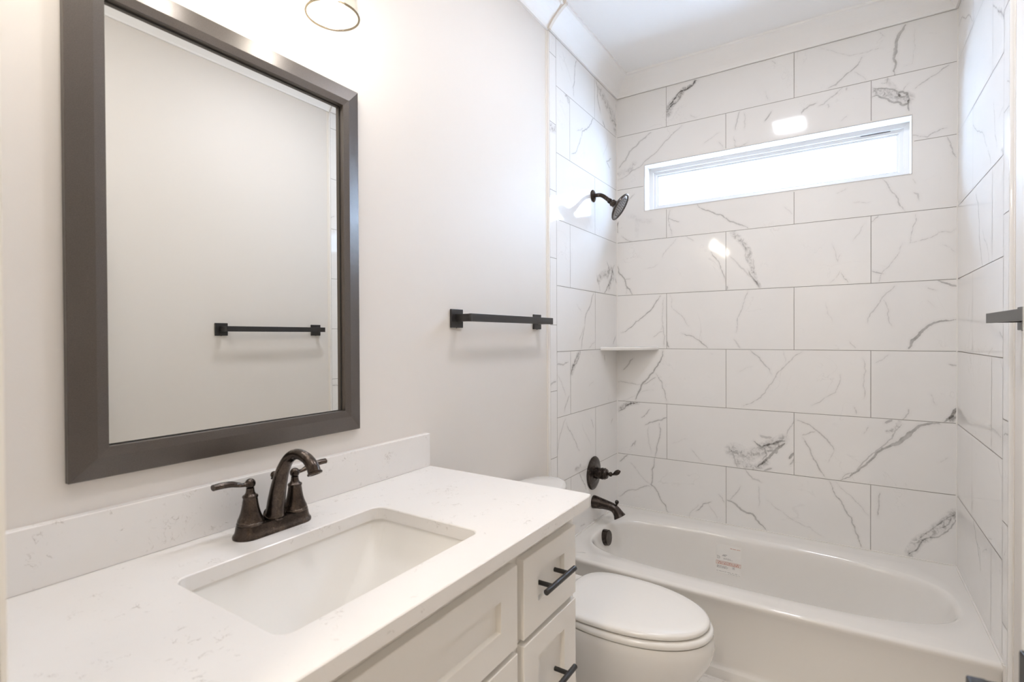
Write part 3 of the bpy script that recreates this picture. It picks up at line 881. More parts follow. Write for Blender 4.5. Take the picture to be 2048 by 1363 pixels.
mk('pane', box(x0 + 0.044, x1 - 0.044, 0.130, 0.134, z0 + 0.044, z1 - 0.044), M['glass'], win)
mk('weep_cover', box(1.185, 1.300, 0.0925, 0.097, z1 - 0.0245, z1 - 0.0225), M['nozzle'], win)

# --- doorway jamb and casing, open door
tag(mk('trim_7', join(box(DX0 - 0.002, DX0, YH - 0.004, YF + 0.004, 0, DZ), box(DX1, DX1 + 0.002, YH - 0.004, YF + 0.004, 0, DZ),
                      box(DX0, DX1, YH - 0.004, YF + 0.004, DZ, DZ + 0.012)), M['trimpaint']), 'white painted door jamb', 'door jamb', kind=ST)
hinge = Vector((DX1 - 0.004, YF + 0.004, 0)); edge = Vector((1.286, -2.092, 0))
eu = (edge - hinge); DL = eu.length; eu.normalize()
en = Vector((-eu.y, eu.x, 0))           # room side, towards the vanity
def dM(s, n, z):                        # door-local frame: along leaf, out of the leaf, up
    o = hinge + eu * s + en * n + Vector((0, 0, z))
    return Matrix(((eu.x, en.x, 0, o.x), (eu.y, en.y, 0, o.y), (0, 0, 1, o.z), (0, 0, 0, 1)))
door = tag(mk('door_1', xf(join(box(0, DL, -0.035, 0, 0.012, 2.035, 0.0015)), dM(0, 0, 0)), M['door']), 'white door standing open along the right wall', 'door', kind=ST)
for za, zb in ((0.25, 0.85), (1.05, 1.85)):
    mk('door_panel_moulding', xf(join(box(0.11, DL - 0.11, -0.004, 0.003, za, za + 0.02), box(0.11, DL - 0.11, -0.004, 0.003, zb - 0.02, zb),
       box(0.11, 0.13, -0.004, 0.003, za + 0.02, zb - 0.02), box(DL - 0.13, DL - 0.11, -0.004, 0.003, za + 0.02, zb - 0.02)), dM(0, 0, 0)), M['door'], door)
HS, HZ = DL - 0.060, 0.952
hd = mk('lever_handle', xf(box(-0.038, 0.038, 0, 0.010, -0.038, 0.038, 0.003), dM(HS, 0.0, HZ)), M['matte_black'], door)
mk('lever', xf(join(box(-0.006, 0.014, 0.009, 0.047, -0.011, 0.009, 0.0015), box(-0.115, 0.016, 0.043, 0.060, -0.012, 0.009, 0.002)), dM(HS, 0.0, HZ)), M['matte_black'], hd)

# --- hallway fill lamp, added behind the doorway to brighten the room
hl = thing('hall_fill_lamp', (0.95, -3.75, ZC), 'round fill lamp added out of view on the hallway ceiling', 'fill lamp')
mk('fill_lamp_rim', lathe([(0.19, -0.02), (0.20, 0.0), (0.20, 0.012), (0.19, 0.02)], (0.95, -3.75, ZC - 0.020), (0, 0, 1), 48), M['trimpaint'], hl)
mk('fill_lamp_lens', lathe([(0.02, -0.045), (0.10, -0.040), (0.16, -0.026), (0.185, -0.002), (0.185, 0.0)], (0.95, -3.75, ZC - 0.022), (0, 0, 1), 48), M['hall_fill_lens'], hl, smooth=True)

# ================================================================== THINGS
# --- framed mirror
MY0, MY1, MZ0, MZ1 = -2.5464, -1.9135, 1.0767, 1.9945
mir = thing('framed_mirror', (XL, (MY0 + MY1) / 2, MZ0), 'large rectangular wall mirror with a wide dark brown edge, hung over the sink', 'mirror')
def mloop(d, h):
    return [(XL + h, MY0 + d, MZ0 + d), (XL + h, MY1 - d, MZ0 + d), (XL + h, MY1 - d, MZ1 - d), (XL + h, MY0 + d, MZ1 - d)]
prof = [(0.0, 0.0005), (0.0, 0.0135), (0.0012, 0.0150), (0.0385, 0.0245), (0.0395, 0.0245), (0.0560, 0.0225), (0.0565, 0.0200), (0.0565, 0.0075), (0.050, 0.0005)]
Vf, Ff = loft([mloop(d, h) for d, h in prof], False, False)
Ff += [(32 + j, 32 + (j + 1) % 4, (j + 1) % 4, j) for j in range(4)]
mk('mirror_frame', (Vf, Ff), M['frame'], mir)
d = 0.0535
mk('mirror_glass', box(XL + 0.0015, XL + 0.0075, MY0 + d, MY1 - d, MZ0 + d, MZ1 - d), M['mirror'], mir)
gp = [(0.0525, 0.0090), (0.0585, 0.0090), (0.0585, 0.0076), (0.0525, 0.0076)]
Vf, Ff = loft([mloop(dd, h) for dd, h in gp] + [mloop(*gp[0])], False, False)
mk('inner_gap_strip', (Vf, Ff), M['dark_gap'], mir)  # dark strip colours in the shaded gap between frame and glass

# --- vanity cabinet
VX = 0.525; VY0, VY1 = -2.752, -1.660
van = thing('vanity_cabinet', (0.26, (VY0 + VY1) / 2, 0.0), 'off-white shaker vanity cabinet under the sink countertop', 'vanity cabinet')
CT_B, CT_T = 0.8870, 0.9155
mk('carcass', join(box(XL + 0.003, VX, VY0, VY0 + 0.018, 0.0, CT_B), box(XL + 0.003, VX, VY1 - 0.018, VY1, 0.0, CT_B),
                   box(XL + 0.003, VX, VY0 + 0.018, VY1 - 0.018, 0.10, 0.118), box(XL + 0.003, XL + 0.012, VY0 + 0.018, VY1 - 0.018, 0.118, CT_B),
                   box(XL + 0.02, VX - 0.07, VY0 + 0.018, VY1 - 0.018, 0.0, 0.10)), M['cabinet'], van)
fr = [box(VX - 0.019, VX, VY0 + 0.018, VY1 - 0.018, 0.835, CT_B), box(VX - 0.019, VX, VY0 + 0.018, VY1 - 0.018, 0.10, 0.135)]
for ya, yb in ((VY1 - 0.05, VY1 - 0.018), (-1.975, -1.925), (-2.527, -2.477), (VY0 + 0.018, VY0 + 0.05)):
    fr.append(box(VX - 0.0192, VX + 0.0002, ya, yb, 0.118, CT_B))
fr.append(box(VX - 0.019, VX, VY0 + 0.018, VY1 - 0.018, 0.655, 0.685))
mk('face_frame', join(*fr), M['cabinet'], van)

def shaker(ya, yb, za, zb, stile=0.062, rt_=0.051, rb_=0.059, th=0.020, rec=0.012):
    b = 0.0012; xf_ = VX + th
    def L(i, x): return [(x, ya + i, za + i), (x, yb - i, za + i), (x, yb - i, zb - i), (x, ya + i, zb - i)]
    def I(i, x): return [(x, ya + stile + i, za + rb_ + i), (x, yb - stile - i, za + rb_ + i), (x, yb - stile - i, zb - rt_ - i), (x, ya + stile + i, zb - rt_ - i)]
    return loft([L(0, VX + 0.0006), L(0, xf_ - b), L(b, xf_), I(0, xf_), I(0.0008, xf_ - rec)], True, True)

def bar_pull(parent, yc, zc, vertical=False, xb=VX + 0.008):
    L = 0.0720; h = 0.0385
    def P(t, x): return (x, yc, zc + t) if vertical else (x, yc + t, zc)
    ax = (0, 0, 1) if vertical else (0, 1, 0)
    xbar = VX + 0.046 if not vertical else xb + 0.034
    hp = mk('bar_handle', lathe([(0.0056, 0), (0.0065, 0.001), (0.0065, 2 * L - 0.001), (0.0056, 2 * L)], P(-L, xbar), ax, 20), M['matte_black'], parent, smooth=True, autosmooth=40)
    for s in (-h, h):
        mk('handle_post', lathe([(0.0054, 0), (0.0054, 0.035)], P(s, xb), (1, 0, 0), 16), M['matte_black'], hp, smooth=True, autosmooth=40)

FR_T, FR_B = 0.847, 0.674
dr_z = [(FR_B, FR_T), (0.380, 0.660), (0.122, 0.366)]
for yc0, yc1 in ((-1.937, -1.685), (-2.727, -2.515)):
    for za, zb in dr_z:
        tall = zb - za > 0.2
        dw = mk('drawer_front', shaker(yc0, yc1, za, zb), M['cabinet'], van)
        bar_pull(dw, (yc0 + yc1) / 2 - 0.003, (za + zb) / 2 + 0.003)
mk('false_drawer_front', shaker(-2.490, -1.962, FR_B, FR_T), M['cabinet'], van)
for ya, yb, hy in ((-2.224, -1.962, -2.192), (-2.490, -2.228, -2.260)):
    dd = mk('cabinet_door', shaker(ya, yb, 0.122, 0.660), M['cabinet'], van)
    bar_pull(dd, hy, 0.545, True, VX + 0.020)

# --- countertop with sink cut-out
CX1, CY0, CY1 = 0.570, -2.763, -1.634
SX0, SX1, SY0, SY1 = 0.166, 0.474, -2.455, -1.999
SCX, SCY = (SX0 + SX1) / 2, (SY0 + SY1) / 2
hole = rrect(SCX, SCY, (SX1 - SX0) / 2, (SY1 - SY0) / 2, 0.024, 8)
def ray_rect(p, c, rx0, rx1, ry0, ry1):
    dx, dy = p[0] - c[0], p[1] - c[1]; t = 1e9
    if dx > 1e-9: t = min(t, (rx1 - c[0]) / dx)
    if dx < -1e-9: t = min(t, (rx0 - c[0]) / dx)
    if dy > 1e-9: t = min(t, (ry1 - c[1]) / dy)
    if dy < -1e-9: t = min(t, (ry0 - c[1]) / dy)
    return (c[0] + dx * t, c[1] + dy * t)
def outer_match(inner, c, rx0, rx1, ry0, ry1):
    out = [ray_rect(p, c, rx0, rx1, ry0, ry1) for p in inner]
    for cr in ((rx0, ry0), (rx1, ry0), (rx1, ry1), (rx0, ry1)):
        k = min(range(len(out)), key=lambda i: (out[i][0] - cr[0]) ** 2 + (out[i][1] - cr[1]) ** 2)
        out[k] = cr
    return out
def counter_mesh():
    N = len(hole)
    o = outer_match(hole, (SCX, SCY), XL + 0.0005, CX1, CY0, CY1)
    def inset(pts, i):      # ease the free (front and end) edges only
        return [(min(x, CX1 - i), min(y, CY1 - i)) for x, y in pts]
    # round the free front corner
    R = 0.013
    def rc(pts, i):
        res = []
        for x, y in inset(pts, i):
            cx_, cy_ = CX1 - R, CY1 - R
            if x > cx_ and y > cy_:
                dx, dy = x - cx_, y - cy_; L = math.hypot(dx, dy); r = R - i
                res.append((cx_ + dx / L * r, cy_ + dy / L * r))
            else: res.append((x, y))
        return res
    # extra points near the corner so that it is round
    b = 0.0018
    def hexp(i): return [(SCX + (x - SCX) * (1 + i / 0.15), SCY + (y - SCY) * (1 + i / 0.22)) for x, y in hole]
    lv = lambda P, z: [(x, y, z) for x, y in P]
    loops = [lv(hole, CT_B), lv(rc(o, 0), CT_B), lv(rc(o, 0), CT_T - b), lv(rc(o, b), CT_T), lv(hexp(b), CT_T), lv(hole, CT_T - b)]
    V, F = loft(loops + [loops[0]], False, False)
    return V, F
# denser hole loop so the rounded counter corner gets points of its own
def densify(P, m):
    out = []
    for a, b in zip(P, P[1:] + P[:1]):
        L = math.hypot(b[0] - a[0], b[1] - a[1]); k = max(1, int(L / m))
        out += [(a[0] + (b[0] - a[0]) * i / k, a[1] + (b[1] - a[1]) * i / k) for i in range(k)]
    return out
hole = densify(hole, 0.006)
ctop = tag(mk('countertop', counter_mesh(), M['quartz']), 'white speckled quartz countertop on the vanity cabinet', 'countertop')
bspl = tag(mk('backsplash', box(XL + 0.0006, 0.010, CY0, -1.6365, CT_T + 0.0002, 1.0195, 0.0014), M['quartz']), 'low white quartz backsplash strip along the wall under the mirror', 'backsplash')

# --- undermount sink
def sink_mesh():
    def L(hx, hy, r, z, cx=SCX, cy=SCY): return [(x, y, z) for x, y in rrect(cx, cy, hx, hy, r, 10)]
    hx, hy = 0.158, 0.231
    lev = [L(hx + 0.022, hy + 0.022, 0.04, CT_B - 0.0006), L(hx, hy, 0.026, CT_B - 0.0006), L(hx - 0.001, hy - 0.001, 0.022, CT_B - 0.006)]
    for t in (0.12, 0.3, 0.5, 0.68, 0.82, 0.92, 0.98, 1.0):
        z = CT_B - 0.006 - 0.125 * t
        s = t ** 1.7
        lev.append(L(hx - 0.001 - 0.050 * s - 0.018 * t, hy - 0.001 - 0.095 * s - 0.03 * t, 0.022 + 0.022 * t, z))
    lev.append(L(0.03, 0.03, 0.029, CT_B - 0.1335))
    inner = lev
    outer = [L(hx + 0.022, hy + 0.022, 0.04, CT_B - 0.012), L(hx + 0.008, hy + 0.008, 0.035, CT_B - 0.016), L(hx - 0.04, hy - 0.08, 0.05, CT_B - 0.13), L(0.035, 0.035, 0.034, CT_B - 0.146)]
    V, F = loft(list(reversed(inner)) + outer, True, True)
    return V, F
sink = thing('undermount_sink', (SCX, SCY, CT_B - 0.146), 'white rectangular undermount basin sunk in the countertop', 'sink')
mk('basin', sink_mesh(), M['basin'], sink, smooth=True, autosmooth=50)
mk('drain', lathe([(0.022, 0), (0.024, 0.002), (0.017, 0.0035), (0.016, 0.006), (0.003, 0.008)], (SCX, SCY, CT_B - 0.1336), (0, 0, 1), 28), M['bronze'], sink, smooth=True, autosmooth=40)

# --- centre-set faucet
FX, FY, FZ = 0.086, -2.2215, CT_T
fau = thing('centerset_faucet', (FX, FY, FZ), 'oil-rubbed bronze two-handle faucet behind the sink basin', 'faucet')
def stadium(hx, hy, z, n=12):
    pts = []
    for k in range(n + 1):
        a = PI * k / n; pts.append((FX + hx * math.cos(a), FY + (hy - hx) + hx * math.sin(a), z))
    for k in range(n + 1):
        a = PI + PI * k / n; pts.append((FX + hx * math.cos(a), FY - (hy - hx) + hx * math.sin(a), z))
    return pts
mk('base_plate', loft([stadium(0.0300, 0.0860, FZ), stadium(0.0305, 0.0865, FZ + 0.003), stadium(0.0295, 0.0855, FZ + 0.0065), stadium(0.0272, 0.0832, FZ + 0.0085),
                       stadium(0.0255, 0.0812, FZ + 0.015), stadium(0.0245, 0.0800, FZ + 0.022), stadium(0.0235, 0.0790, FZ + 0.0255), stadium(0.0215, 0.077, FZ + 0.0265)]),
   M['bronze'], fau, smooth=True, autosmooth=35)
BZ = FZ + 0.0262
bell = [(0.0262, 0.0), (0.0268, 0.002), (0.0262, 0.004), (0.0248, 0.0052), (0.0252, 0.0075), (0.0244, 0.0100), (0.0222, 0.0150), (0.0196, 0.0220), (0.0173, 0.0310), (0.0155, 0.0410),
        (0.0144, 0.0500), (0.0140, 0.0535), (0.0150, 0.0550), (0.0152, 0.0575), (0.0142, 0.0590), (0.0112, 0.0605), (0.0088, 0.0650), (0.0078, 0.0710), (0.0080, 0.0740)]
ball = [(0.0105 * math.cos(a), 0.0830 + 0.0105 * math.sin(a)) for a in np.linspace(-1.0, PI / 2, 10)]
for sgn in (-1, 1):
    yb = FY + sgn * 0.0515
    h = mk('faucet_handle', lathe(bell + ball, (FX, yb, BZ), (0, 0, 1), 40), M['bronze'], fau, smooth=True, autosmooth=50)
    zb = BZ + 0.083
    mk('lever', tube([(FX, yb + sgn * 0.004, zb), (FX + 0.001, yb + sgn * 0.016, zb + 0.0005), (FX + 0.002, yb + sgn * 0.026, zb + 0.0035), (FX + 0.003, yb + sgn * 0.042, zb + 0.0085), (FX + 0.004, yb + sgn * 0.062, zb + 0.0105), (FX + 0.005, yb + sgn * 0.0775, zb + 0.0105)],
                     [0.0075, 0.0054, 0.0070, 0.0084, 0.0086, 0.0082], 20, (0.95, 0.74)), M['bronze'], h, smooth=True, autosmooth=60)
sp = mk('spout', tube([(FX + 0.003, FY, BZ), (FX + 0.004, FY, BZ + 0.006), (FX + 0.006, FY, BZ + 0.012), (FX + 0.012, FY, BZ + 0.040), (FX + 0.021, FY, BZ + 0.072), (FX + 0.036, FY, BZ + 0.106), (FX + 0.058, FY, BZ + 0.133), (FX + 0.086, FY, BZ + 0.1445),
                       (FX + 0.115, FY, BZ + 0.140), (FX + 0.134, FY, BZ + 0.127), (FX + 0.142, FY, BZ + 0.114)],
                      [0.0225, 0.0232, 0.0196, 0.0178, 0.0158, 0.0136, 0.0118, 0.0108, 0.0112, 0.0122, 0.0130], 36, (1.0, 1.0), 7), M['bronze'], fau, smooth=True, autosmooth=60)
mk('spout_tip', lathe([(0.0132, 0), (0.0150, 0.0015), (0.0150, 0.004), (0.0140, 0.0055), (0.0105, 0.0055), (0.0095, 0.003)], (FX + 0.1415, FY, BZ + 0.1155), (0.42, 0, -0.90), 32), M['bronze'], sp, smooth=True, autosmooth=40)
mk('lift_rod', join(lathe([(0.0034, 0), (0.0034, 0.075)], (FX - 0.016, FY + 0.012, BZ), (0, 0, 1), 14),
                    lathe([(0.0034, 0.074), (0.0068, 0.076), (0.0068, 0.078)] + [(0.0078 * math.cos(a), 0.0845 + 0.0078 * math.sin(a)) for a in np.linspace(-0.9, PI / 2, 9)], (FX - 0.016, FY + 0.012, BZ), (0, 0, 1), 20)),
   M['bronze'], fau, smooth=True, autosmooth=50)

# --- towel bars
def towel_bar(name, xw, sx, y0, y1, zc, label):
    """xw wall plane, sx +1 when the room is on +x; y0 near end, y1 far end"""
    t = thing(name, (xw, (y0 + y1) / 2, zc), label, 'towel bar', 'matching towel bars')
    X = lambda d: xw + sx * d
    def bx(da, db, ya, yb, za, zb, bv): 
        a, b = sorted((X(da), X(db))); return box(a, b, ya, yb, za, zb, bv)
    mk('rail', bx(0.0640, 0.0765, y0, y1, zc - 0.0135, zc + 0.0135, 0.0008), M['black_rail'], t)
    for yc, yp in ((y0 + 0.011, y0 + 0.010), (y1 - 0.011, y1 - 0.014)):
        p = mk('mounting_plate', bx(0.0006, 0.008, yp - 0.032, yp + 0.032, zc - 0.034, zc + 0.030, 0.0015), M['black_rail'], t)
        mk('post', bx(0.0078, 0.0645, yc - 0.011, yc + 0.011, zc - 0.0130, zc + 0.0130, 0.0008), M['black_rail'], p)
        mk('set_screw', lathe([(0.002, 0), (0.002, 0.002)], (X(0.004), yp, zc - 0.036), (0, 0, 1), 10), M['black_rail'], p)
    return t
towel_bar('towel_bar', XL, 1, -1.4905, -0.9125, 1.3925, 'square black towel bar on the left wall between mirror and shower tile')
towel_bar('towel_bar', XR, -1, -1.4910, -0.9120, 1.3725, 'square black towel bar on the right wall beside the open door')

# --- vanity light above the mirror
VLY, VLZ = -2.335, 2.255
vl = thing('vanity_light', (XL, VLY, VLZ - 0.19), 'wall fixture with clear glass shades above the mirror, leftmost light added', 'vanity light')
mk('backplate', box(XL + 0.0006, XL + 0.022, VLY - 0.31, VLY + 0.31, VLZ - 0.055, VLZ + 0.055, 0.004), M['dark_bronze'], vl)
for sy in (-0.250, 0.0, 0.250):  # leftmost shade and bulb are added, unseen, to brighten the near end
    yc = VLY + sy; xc = 0.120
    mk('arm', tube([(XL + 0.020, yc, VLZ), (0.05, yc, VLZ + 0.004), (0.095, yc, VLZ + 0.006), (0.118, yc, VLZ - 0.006), (xc, yc, VLZ - 0.028)], [0.008] * 5, 16), M['dark_bronze'], vl, smooth=True, autosmooth=60)
    mk('socket', lathe([(0.010, 0), (0.024, -0.004), (0.026, -0.010), (0.026, -0.036), (0.020, -0.040)], (xc, yc, VLZ - 0.020), (0, 0, 1), 28), M['dark_bronze'], vl, smooth=True, autosmooth=40)
    o_, i_ = [], []
    zt, zb_ = VLZ - 0.030, 2.079
    n = 8
    for k in range(n + 1):
        t = k / n; r = 0.038 + (0.0600 - 0.038) * (t ** 0.75); o_.append((r, zt + (zb_ - zt) * t))
    prof = o_ + [(0.0607, zb_ - 0.001), (0.0590, zb_ - 0.0015)] + [(r - 0.0028, z) for r, z in reversed(o_)]
    mk('glass_shade', lathe([(r, z) for r, z in prof] + [prof[0]], (xc, yc, 0), (0, 0, 1), 64, False, False), M['shade_glass'], vl, smooth=True, autosmooth=60)
    mk('shade_rim', lathe([(0.0590 + 0.0025 * math.cos(a), zb_ - 0.0026 + 0.0025 * math.sin(a)) for a in np.linspace(0, 2 * PI, 9)], (xc, yc, 0), (0, 0, 1), 64, False, False), M['rim_glass'], vl, smooth=True)
    mk('bulb', lathe([(0.013, 0), (0.014, -0.012), (0.018, -0.030), (0.0235, -0.048), (0.0240, -0.058), (0.021, -0.072), (0.013, -0.081), (0.003, -0.085)], (xc, yc, VLZ - 0.058), (0, 0, 1), 32), M['bulb'], vl, smooth=True)

# --- exhaust fan light on the ceiling (seen as a reflection in the tile)
FLX, FLY = 0.800, -1.190
fl = thing('exhaust_fan_light', (FLX, FLY, ZC), 'square ceiling exhaust fan with a lit lens in front of the tub', 'exhaust fan')
mk('grille', join(box(FLX - 0.15, FLX + 0.15, FLY - 0.15, FLY - 0.10, ZC - 0.018, ZC, 0.003), box(FLX - 0.15, FLX + 0.15, FLY + 0.10, FLY + 0.15, ZC - 0.018, ZC, 0.003),
                  box(FLX - 0.15, FLX - 0.088, FLY - 0.10, FLY + 0.10, ZC - 0.018, ZC, 0.003), box(FLX + 0.088, FLX + 0.15, FLY - 0.10, FLY + 0.10, ZC - 0.018, ZC, 0.003)), M['trimpaint'], fl)
mk('light_lens', loft([[(x, y, z) for x, y in rrect(FLX, FLY, hx, hy, 0.012, 5)] for hx, hy, z in ((0.088, 0.100, ZC - 0.003), (0.088, 0.100, ZC - 0.015), (0.085, 0.097, ZC - 0.018))]), M['fan_lens'], fl)

# --- added unseen downlight in the ceiling, brightens the near end of the vanity
dl = thing('ceiling_fill_light', (0.75, -2.42, ZC), 'added unseen ceiling downlight above the floor beside the vanity', 'fill_light')
mk('trim_ring', lathe([(0.074, 0.0), (0.076, -0.003), (0.088, -0.004), (0.095, -0.001), (0.095, 0.0)], (0.75, -2.42, ZC), (0, 0, 1), 48, False, False), M['trimpaint'], dl, smooth=True, autosmooth=40)
mk('light_lens', lathe([(0.0745, -0.0005), (0.0735, -0.0035), (0.03, -0.006), (0.002, -0.0065)], (0.75, -2.42, ZC), (0, 0, 1), 48), M['fill_light'], dl, smooth=True)

# --- bathtub
TX0, TX1, TY0, TY1 = 0.0035, W - 0.0035, -0.790, -0.0035
RIM = 0.336
tub = thing('bathtub', ((TX0 + TX1) / 2, (TY0 + TY1) / 2, 0.0), 'white alcove bathtub under the window', 'bathtub')
def tub_mesh():
    N = 160
    cx, cy = 0.775, -0.418
    def B(axp, axm, by, bym, pp=2.9, pm=3.7): return superell(cx, cy, axp, axm, by, bym, pp, pm, N)
    rim = B(0.690, 0.702, 0.272, 0.272)
    out = outer_match(rim, (cx, cy), TX0, TX1, TY0, TY1)
    bow = lambda x: 0.020 * math.sin(PI * min(1, max(0, x / W)))
    def O(fy, z, bw=0.0, ins=0.0):
        res = []
        for x, y in out:
            if y < TY0 + 1e-6: y = fy - bow(x) * bw
            res.append((x, y, z))
        return res
    lv = lambda P, z: [(x, y, z) for x, y in P]
    loops = [O(-0.775, 0.0), O(-0.775, 0.034), O(-0.773, 0.038), O(-0.764, 0.043), O(-0.758, 0.055), O(-0.757, 0.09), O(-0.762, 0.20), O(-0.768, 0.265, 0.2), O(-0.776, 0.295, 0.6), O(-0.786, 0.314, 0.95),
             O(-0.789, 0.324, 1.0), O(-0.786, 0.331, 1.0), O(-0.778, 0.3352, 1.0), O(-0.768, RIM, 1.0)]
    last = loops[-1]
    rim_o = B(0.704, 0.712, 0.286, 0.284)
    loops.append([((a[0] * 0.5 + b[0] * 0.5), (a[1] * 0.5 + b[1] * 0.5), RIM + 0.0005) for a, b in zip(last, rim_o)])
    loops += [lv(rim_o, RIM), lv(B(0.697, 0.707, 0.279, 0.278), RIM - 0.0025), lv(rim, RIM - 0.009), lv(B(0.683, 0.698, 0.267, 0.268), RIM - 0.022), lv(B(0.672, 0.692, 0.262, 0.264), RIM - 0.05),
              lv(B(0.640, 0.680, 0.254, 0.257), RIM - 0.11), lv(B(0.590, 0.665, 0.244, 0.248), RIM - 0.18), lv(B(0.540, 0.648, 0.230, 0.236), RIM - 0.24), lv(B(0.495, 0.625, 0.210, 0.216), RIM - 0.275),
              lv(B(0.440, 0.580, 0.175, 0.18), RIM - 0.293), lv(B(0.30, 0.43, 0.10, 0.10), RIM - 0.298)]
    return loft(loops, True, True)
mk('tub_shell', tub_mesh(), M['enamel'], tub, smooth=True, autosmooth=45)
ovc = Vector((0.0760, -0.388, 0.287))
mk('overflow_cover', join(lathe([(0.0400, -0.008), (0.0405, 0.0), (0.0400, 0.016), (0.0370, 0.0175)], ovc, (1, 0, 0.10), 40),
                          lathe([(0.0385, 0.016), (0.0390, 0.0275), (0.0370, 0.030), (0.004, 0.0305)], ovc, (1, 0, 0.10), 40)), M['dark_bronze'], tub, smooth=True, autosmooth=35)
mk('tub_drain', lathe([(0.036, 0.0), (0.038, 0.003), (0.030, 0.006), (0.027, 0.004), (0.003, 0.006)], (0.40, -0.418, RIM - 0.2975), (0, 0, 1), 32), M['dark_bronze'], tub, smooth=True, autosmooth=40)
mk('tub_caulk', join(box(TX0 + 0.001, TX1 - 0.001, -0.0065, -0.0003, RIM - 0.004, RIM + 0.004), box(W - 0.0065, W - 0.0003, -0.785, -0.0065, RIM - 0.004, RIM + 0.004),
                     box(0.0003, 0.0065, -0.785, -0.0065, RIM - 0.004, RIM + 0.004), box(W - 0.005, W + 0.001, -0.795, -0.785, 0.0, RIM + 0.002), box(-0.001, 0.005, -0.795, -0.785, 0.0, RIM + 0.002)), M['caulk'], tub)

# --- warning sticker on the inner back wall of the tub
def tub_back_y(x, z):
    # follow the shell's inner back wall at height z (matches the loops above)
    zs = [RIM - 0.009, RIM - 0.022, RIM - 0.05, RIM - 0.11, RIM - 0.18, RIM - 0.24]
    by = [0.272, 0.267, 0.262, 0.254, 0.244, 0.230]; ax = [0.690, 0.683, 0.672, 0.640, 0.590, 0.540]; am = [0.702, 0.698, 0.692, 0.680, 0.665, 0.648]
    z = min(zs[0], max(zs[-1], z))
    for i in range(5):
        if zs[i + 1] <= z <= zs[i]:
            t = (zs[i] - z) / (zs[i] - zs[i + 1]); B_ = by[i] + (by[i + 1] - by[i]) * t
            a_ = (ax[i] + (ax[i + 1] - ax[i]) * t) if x >= 0.775 else (am[i] + (am[i + 1] - am[i]) * t); p = 2.9 if x >= 0.775 else 3.7
            c = abs((x - 0.775) / a_) ** (p / 2); s = math.sqrt(max(0, 1 - c * c))
            return -0.418 + B_ * s ** (2 / 2.9 if x >= 0.775 else 2 / 3.7)
    return -0.15
def patch(xa, xb, za, zb, lift, nx=6, nz=6, th=0.0004):
    A, Bk = [], []
    for j in range(nz + 1):
        for i in range(nx + 1):
            x = xa + (xb - xa) * i / nx; z = za + (zb - za) * j / nz; y = tub_back_y(x, z)
            A.append((x, y - lift - th, z)); Bk.append((x, y - lift, z))
    n = len(A); V = A + Bk; F = []
    q = lambda i, j: j * (nx + 1) + i
    for j in range(nz):
        for i in range(nx):
            F.append((q(i, j), q(i + 1, j), q(i + 1, j + 1), q(i, j + 1))); F.append((n + q(i, j), n + q(i, j + 1), n + q(i + 1, j + 1), n + q(i + 1, j)))
    for i in range(nx):
        F.append((q(i, 0), n + q(i, 0), n + q(i + 1, 0), q(i + 1, 0))); F.append((q(i, nz), q(i + 1, nz), n + q(i + 1, nz), n + q(i, nz)))
    for j in range(nz):
        F.append((q(0, j), q(0, j + 1), n + q(0, j + 1), n + q(0, j))); F.append((q(nx, j), n + q(nx, j), n + q(nx, j + 1), q(nx, j + 1)))
    return V, F
KX0, KX1, KZ0, KZ1 = 0.583, 0.699, 0.152, 0.272
lab = thing('warning_sticker', ((KX0 + KX1) / 2, -0.16, KZ0), 'small printed paper sticker with a red band inside the tub', 'sticker')
mk('sticker_sheet', patch(KX0, KX1, KZ0, KZ1 + 0.014, 0.0003), M['paper'], lab)
def prints(rows_, seed, lift=0.0009):
    rng = random.Random(seed); P = []
    for xa, xb, z, h, dash in rows_:
        x = xa
        while x < xb:
            w = dash * rng.uniform(0.5, 1.5); P.append(patch(x, min(x + w, xb), z, z + h * rng.uniform(0.7, 1.0), lift, 2, 1)); x += w + dash * rng.uniform(0.2, 0.5)
    return join(*P)
for rws, sd in (([(0.586, 0.690, 0.1585, 0.0016, 0.012), (0.640, 0.696, 0.1530, 0.0012, 0.008), (0.588, 0.636, 0.1745, 0.0022, 0.006), (0.588, 0.640, 0.1790, 0.0022, 0.006), (0.588, 0.634, 0.1835, 0.0022, 0.006)], 3), ([(0.588, 0.600, 0.2170, 0.003, 0.005), (0.588, 0.604, 0.2225, 0.003, 0.004), (0.588, 0.598, 0.2280, 0.003, 0.004), (0.618, 0.660, 0.2170, 0.0018, 0.006), (0.618, 0.650, 0.2215, 0.0018, 0.006), (0.612, 0.630, 0.2320, 0.004, 0.004), (0.616, 0.634, 0.2370, 0.003, 0.003)], 4)):
    mk('printed_text', prints(rws, sd), M['ink_grey'], lab)
mk('red_band', join(patch(0.584, 0.698, 0.2065, 0.2078, 0.0009, 6, 1), patch(0.584, 0.698, 0.1912, 0.1925, 0.0009, 6, 1), patch(0.584, 0.5855, 0.1925, 0.2065, 0.0009, 1, 2), patch(0.6965, 0.698, 0.1925, 0.2065, 0.0009, 1, 2),
                    prints([(0.592, 0.690, 0.1940, 0.0045, 0.006), (0.590, 0.692, 0.2000, 0.0045, 0.006)], 5)), M['ink_red'], lab)
mk('red_heading', prints([(0.648, 0.694, 0.2720, 0.0030, 0.012)], 8), M['ink_red'], lab)
mk('printed_symbol', join(patch(0.660, 0.670, 0.1785, 0.1795, 0.0009, 2, 1), patch(0.660, 0.670, 0.1875, 0.1885, 0.0009, 2, 1), patch(0.660, 0.661, 0.1795, 0.1875, 0.0009, 1, 1), patch(0.669, 0.670, 0.1795, 0.1875, 0.0009, 1, 1), patch(0.6635, 0.6665, 0.1815, 0.1855, 0.0009, 1, 1)), M['ink_grey'], lab)

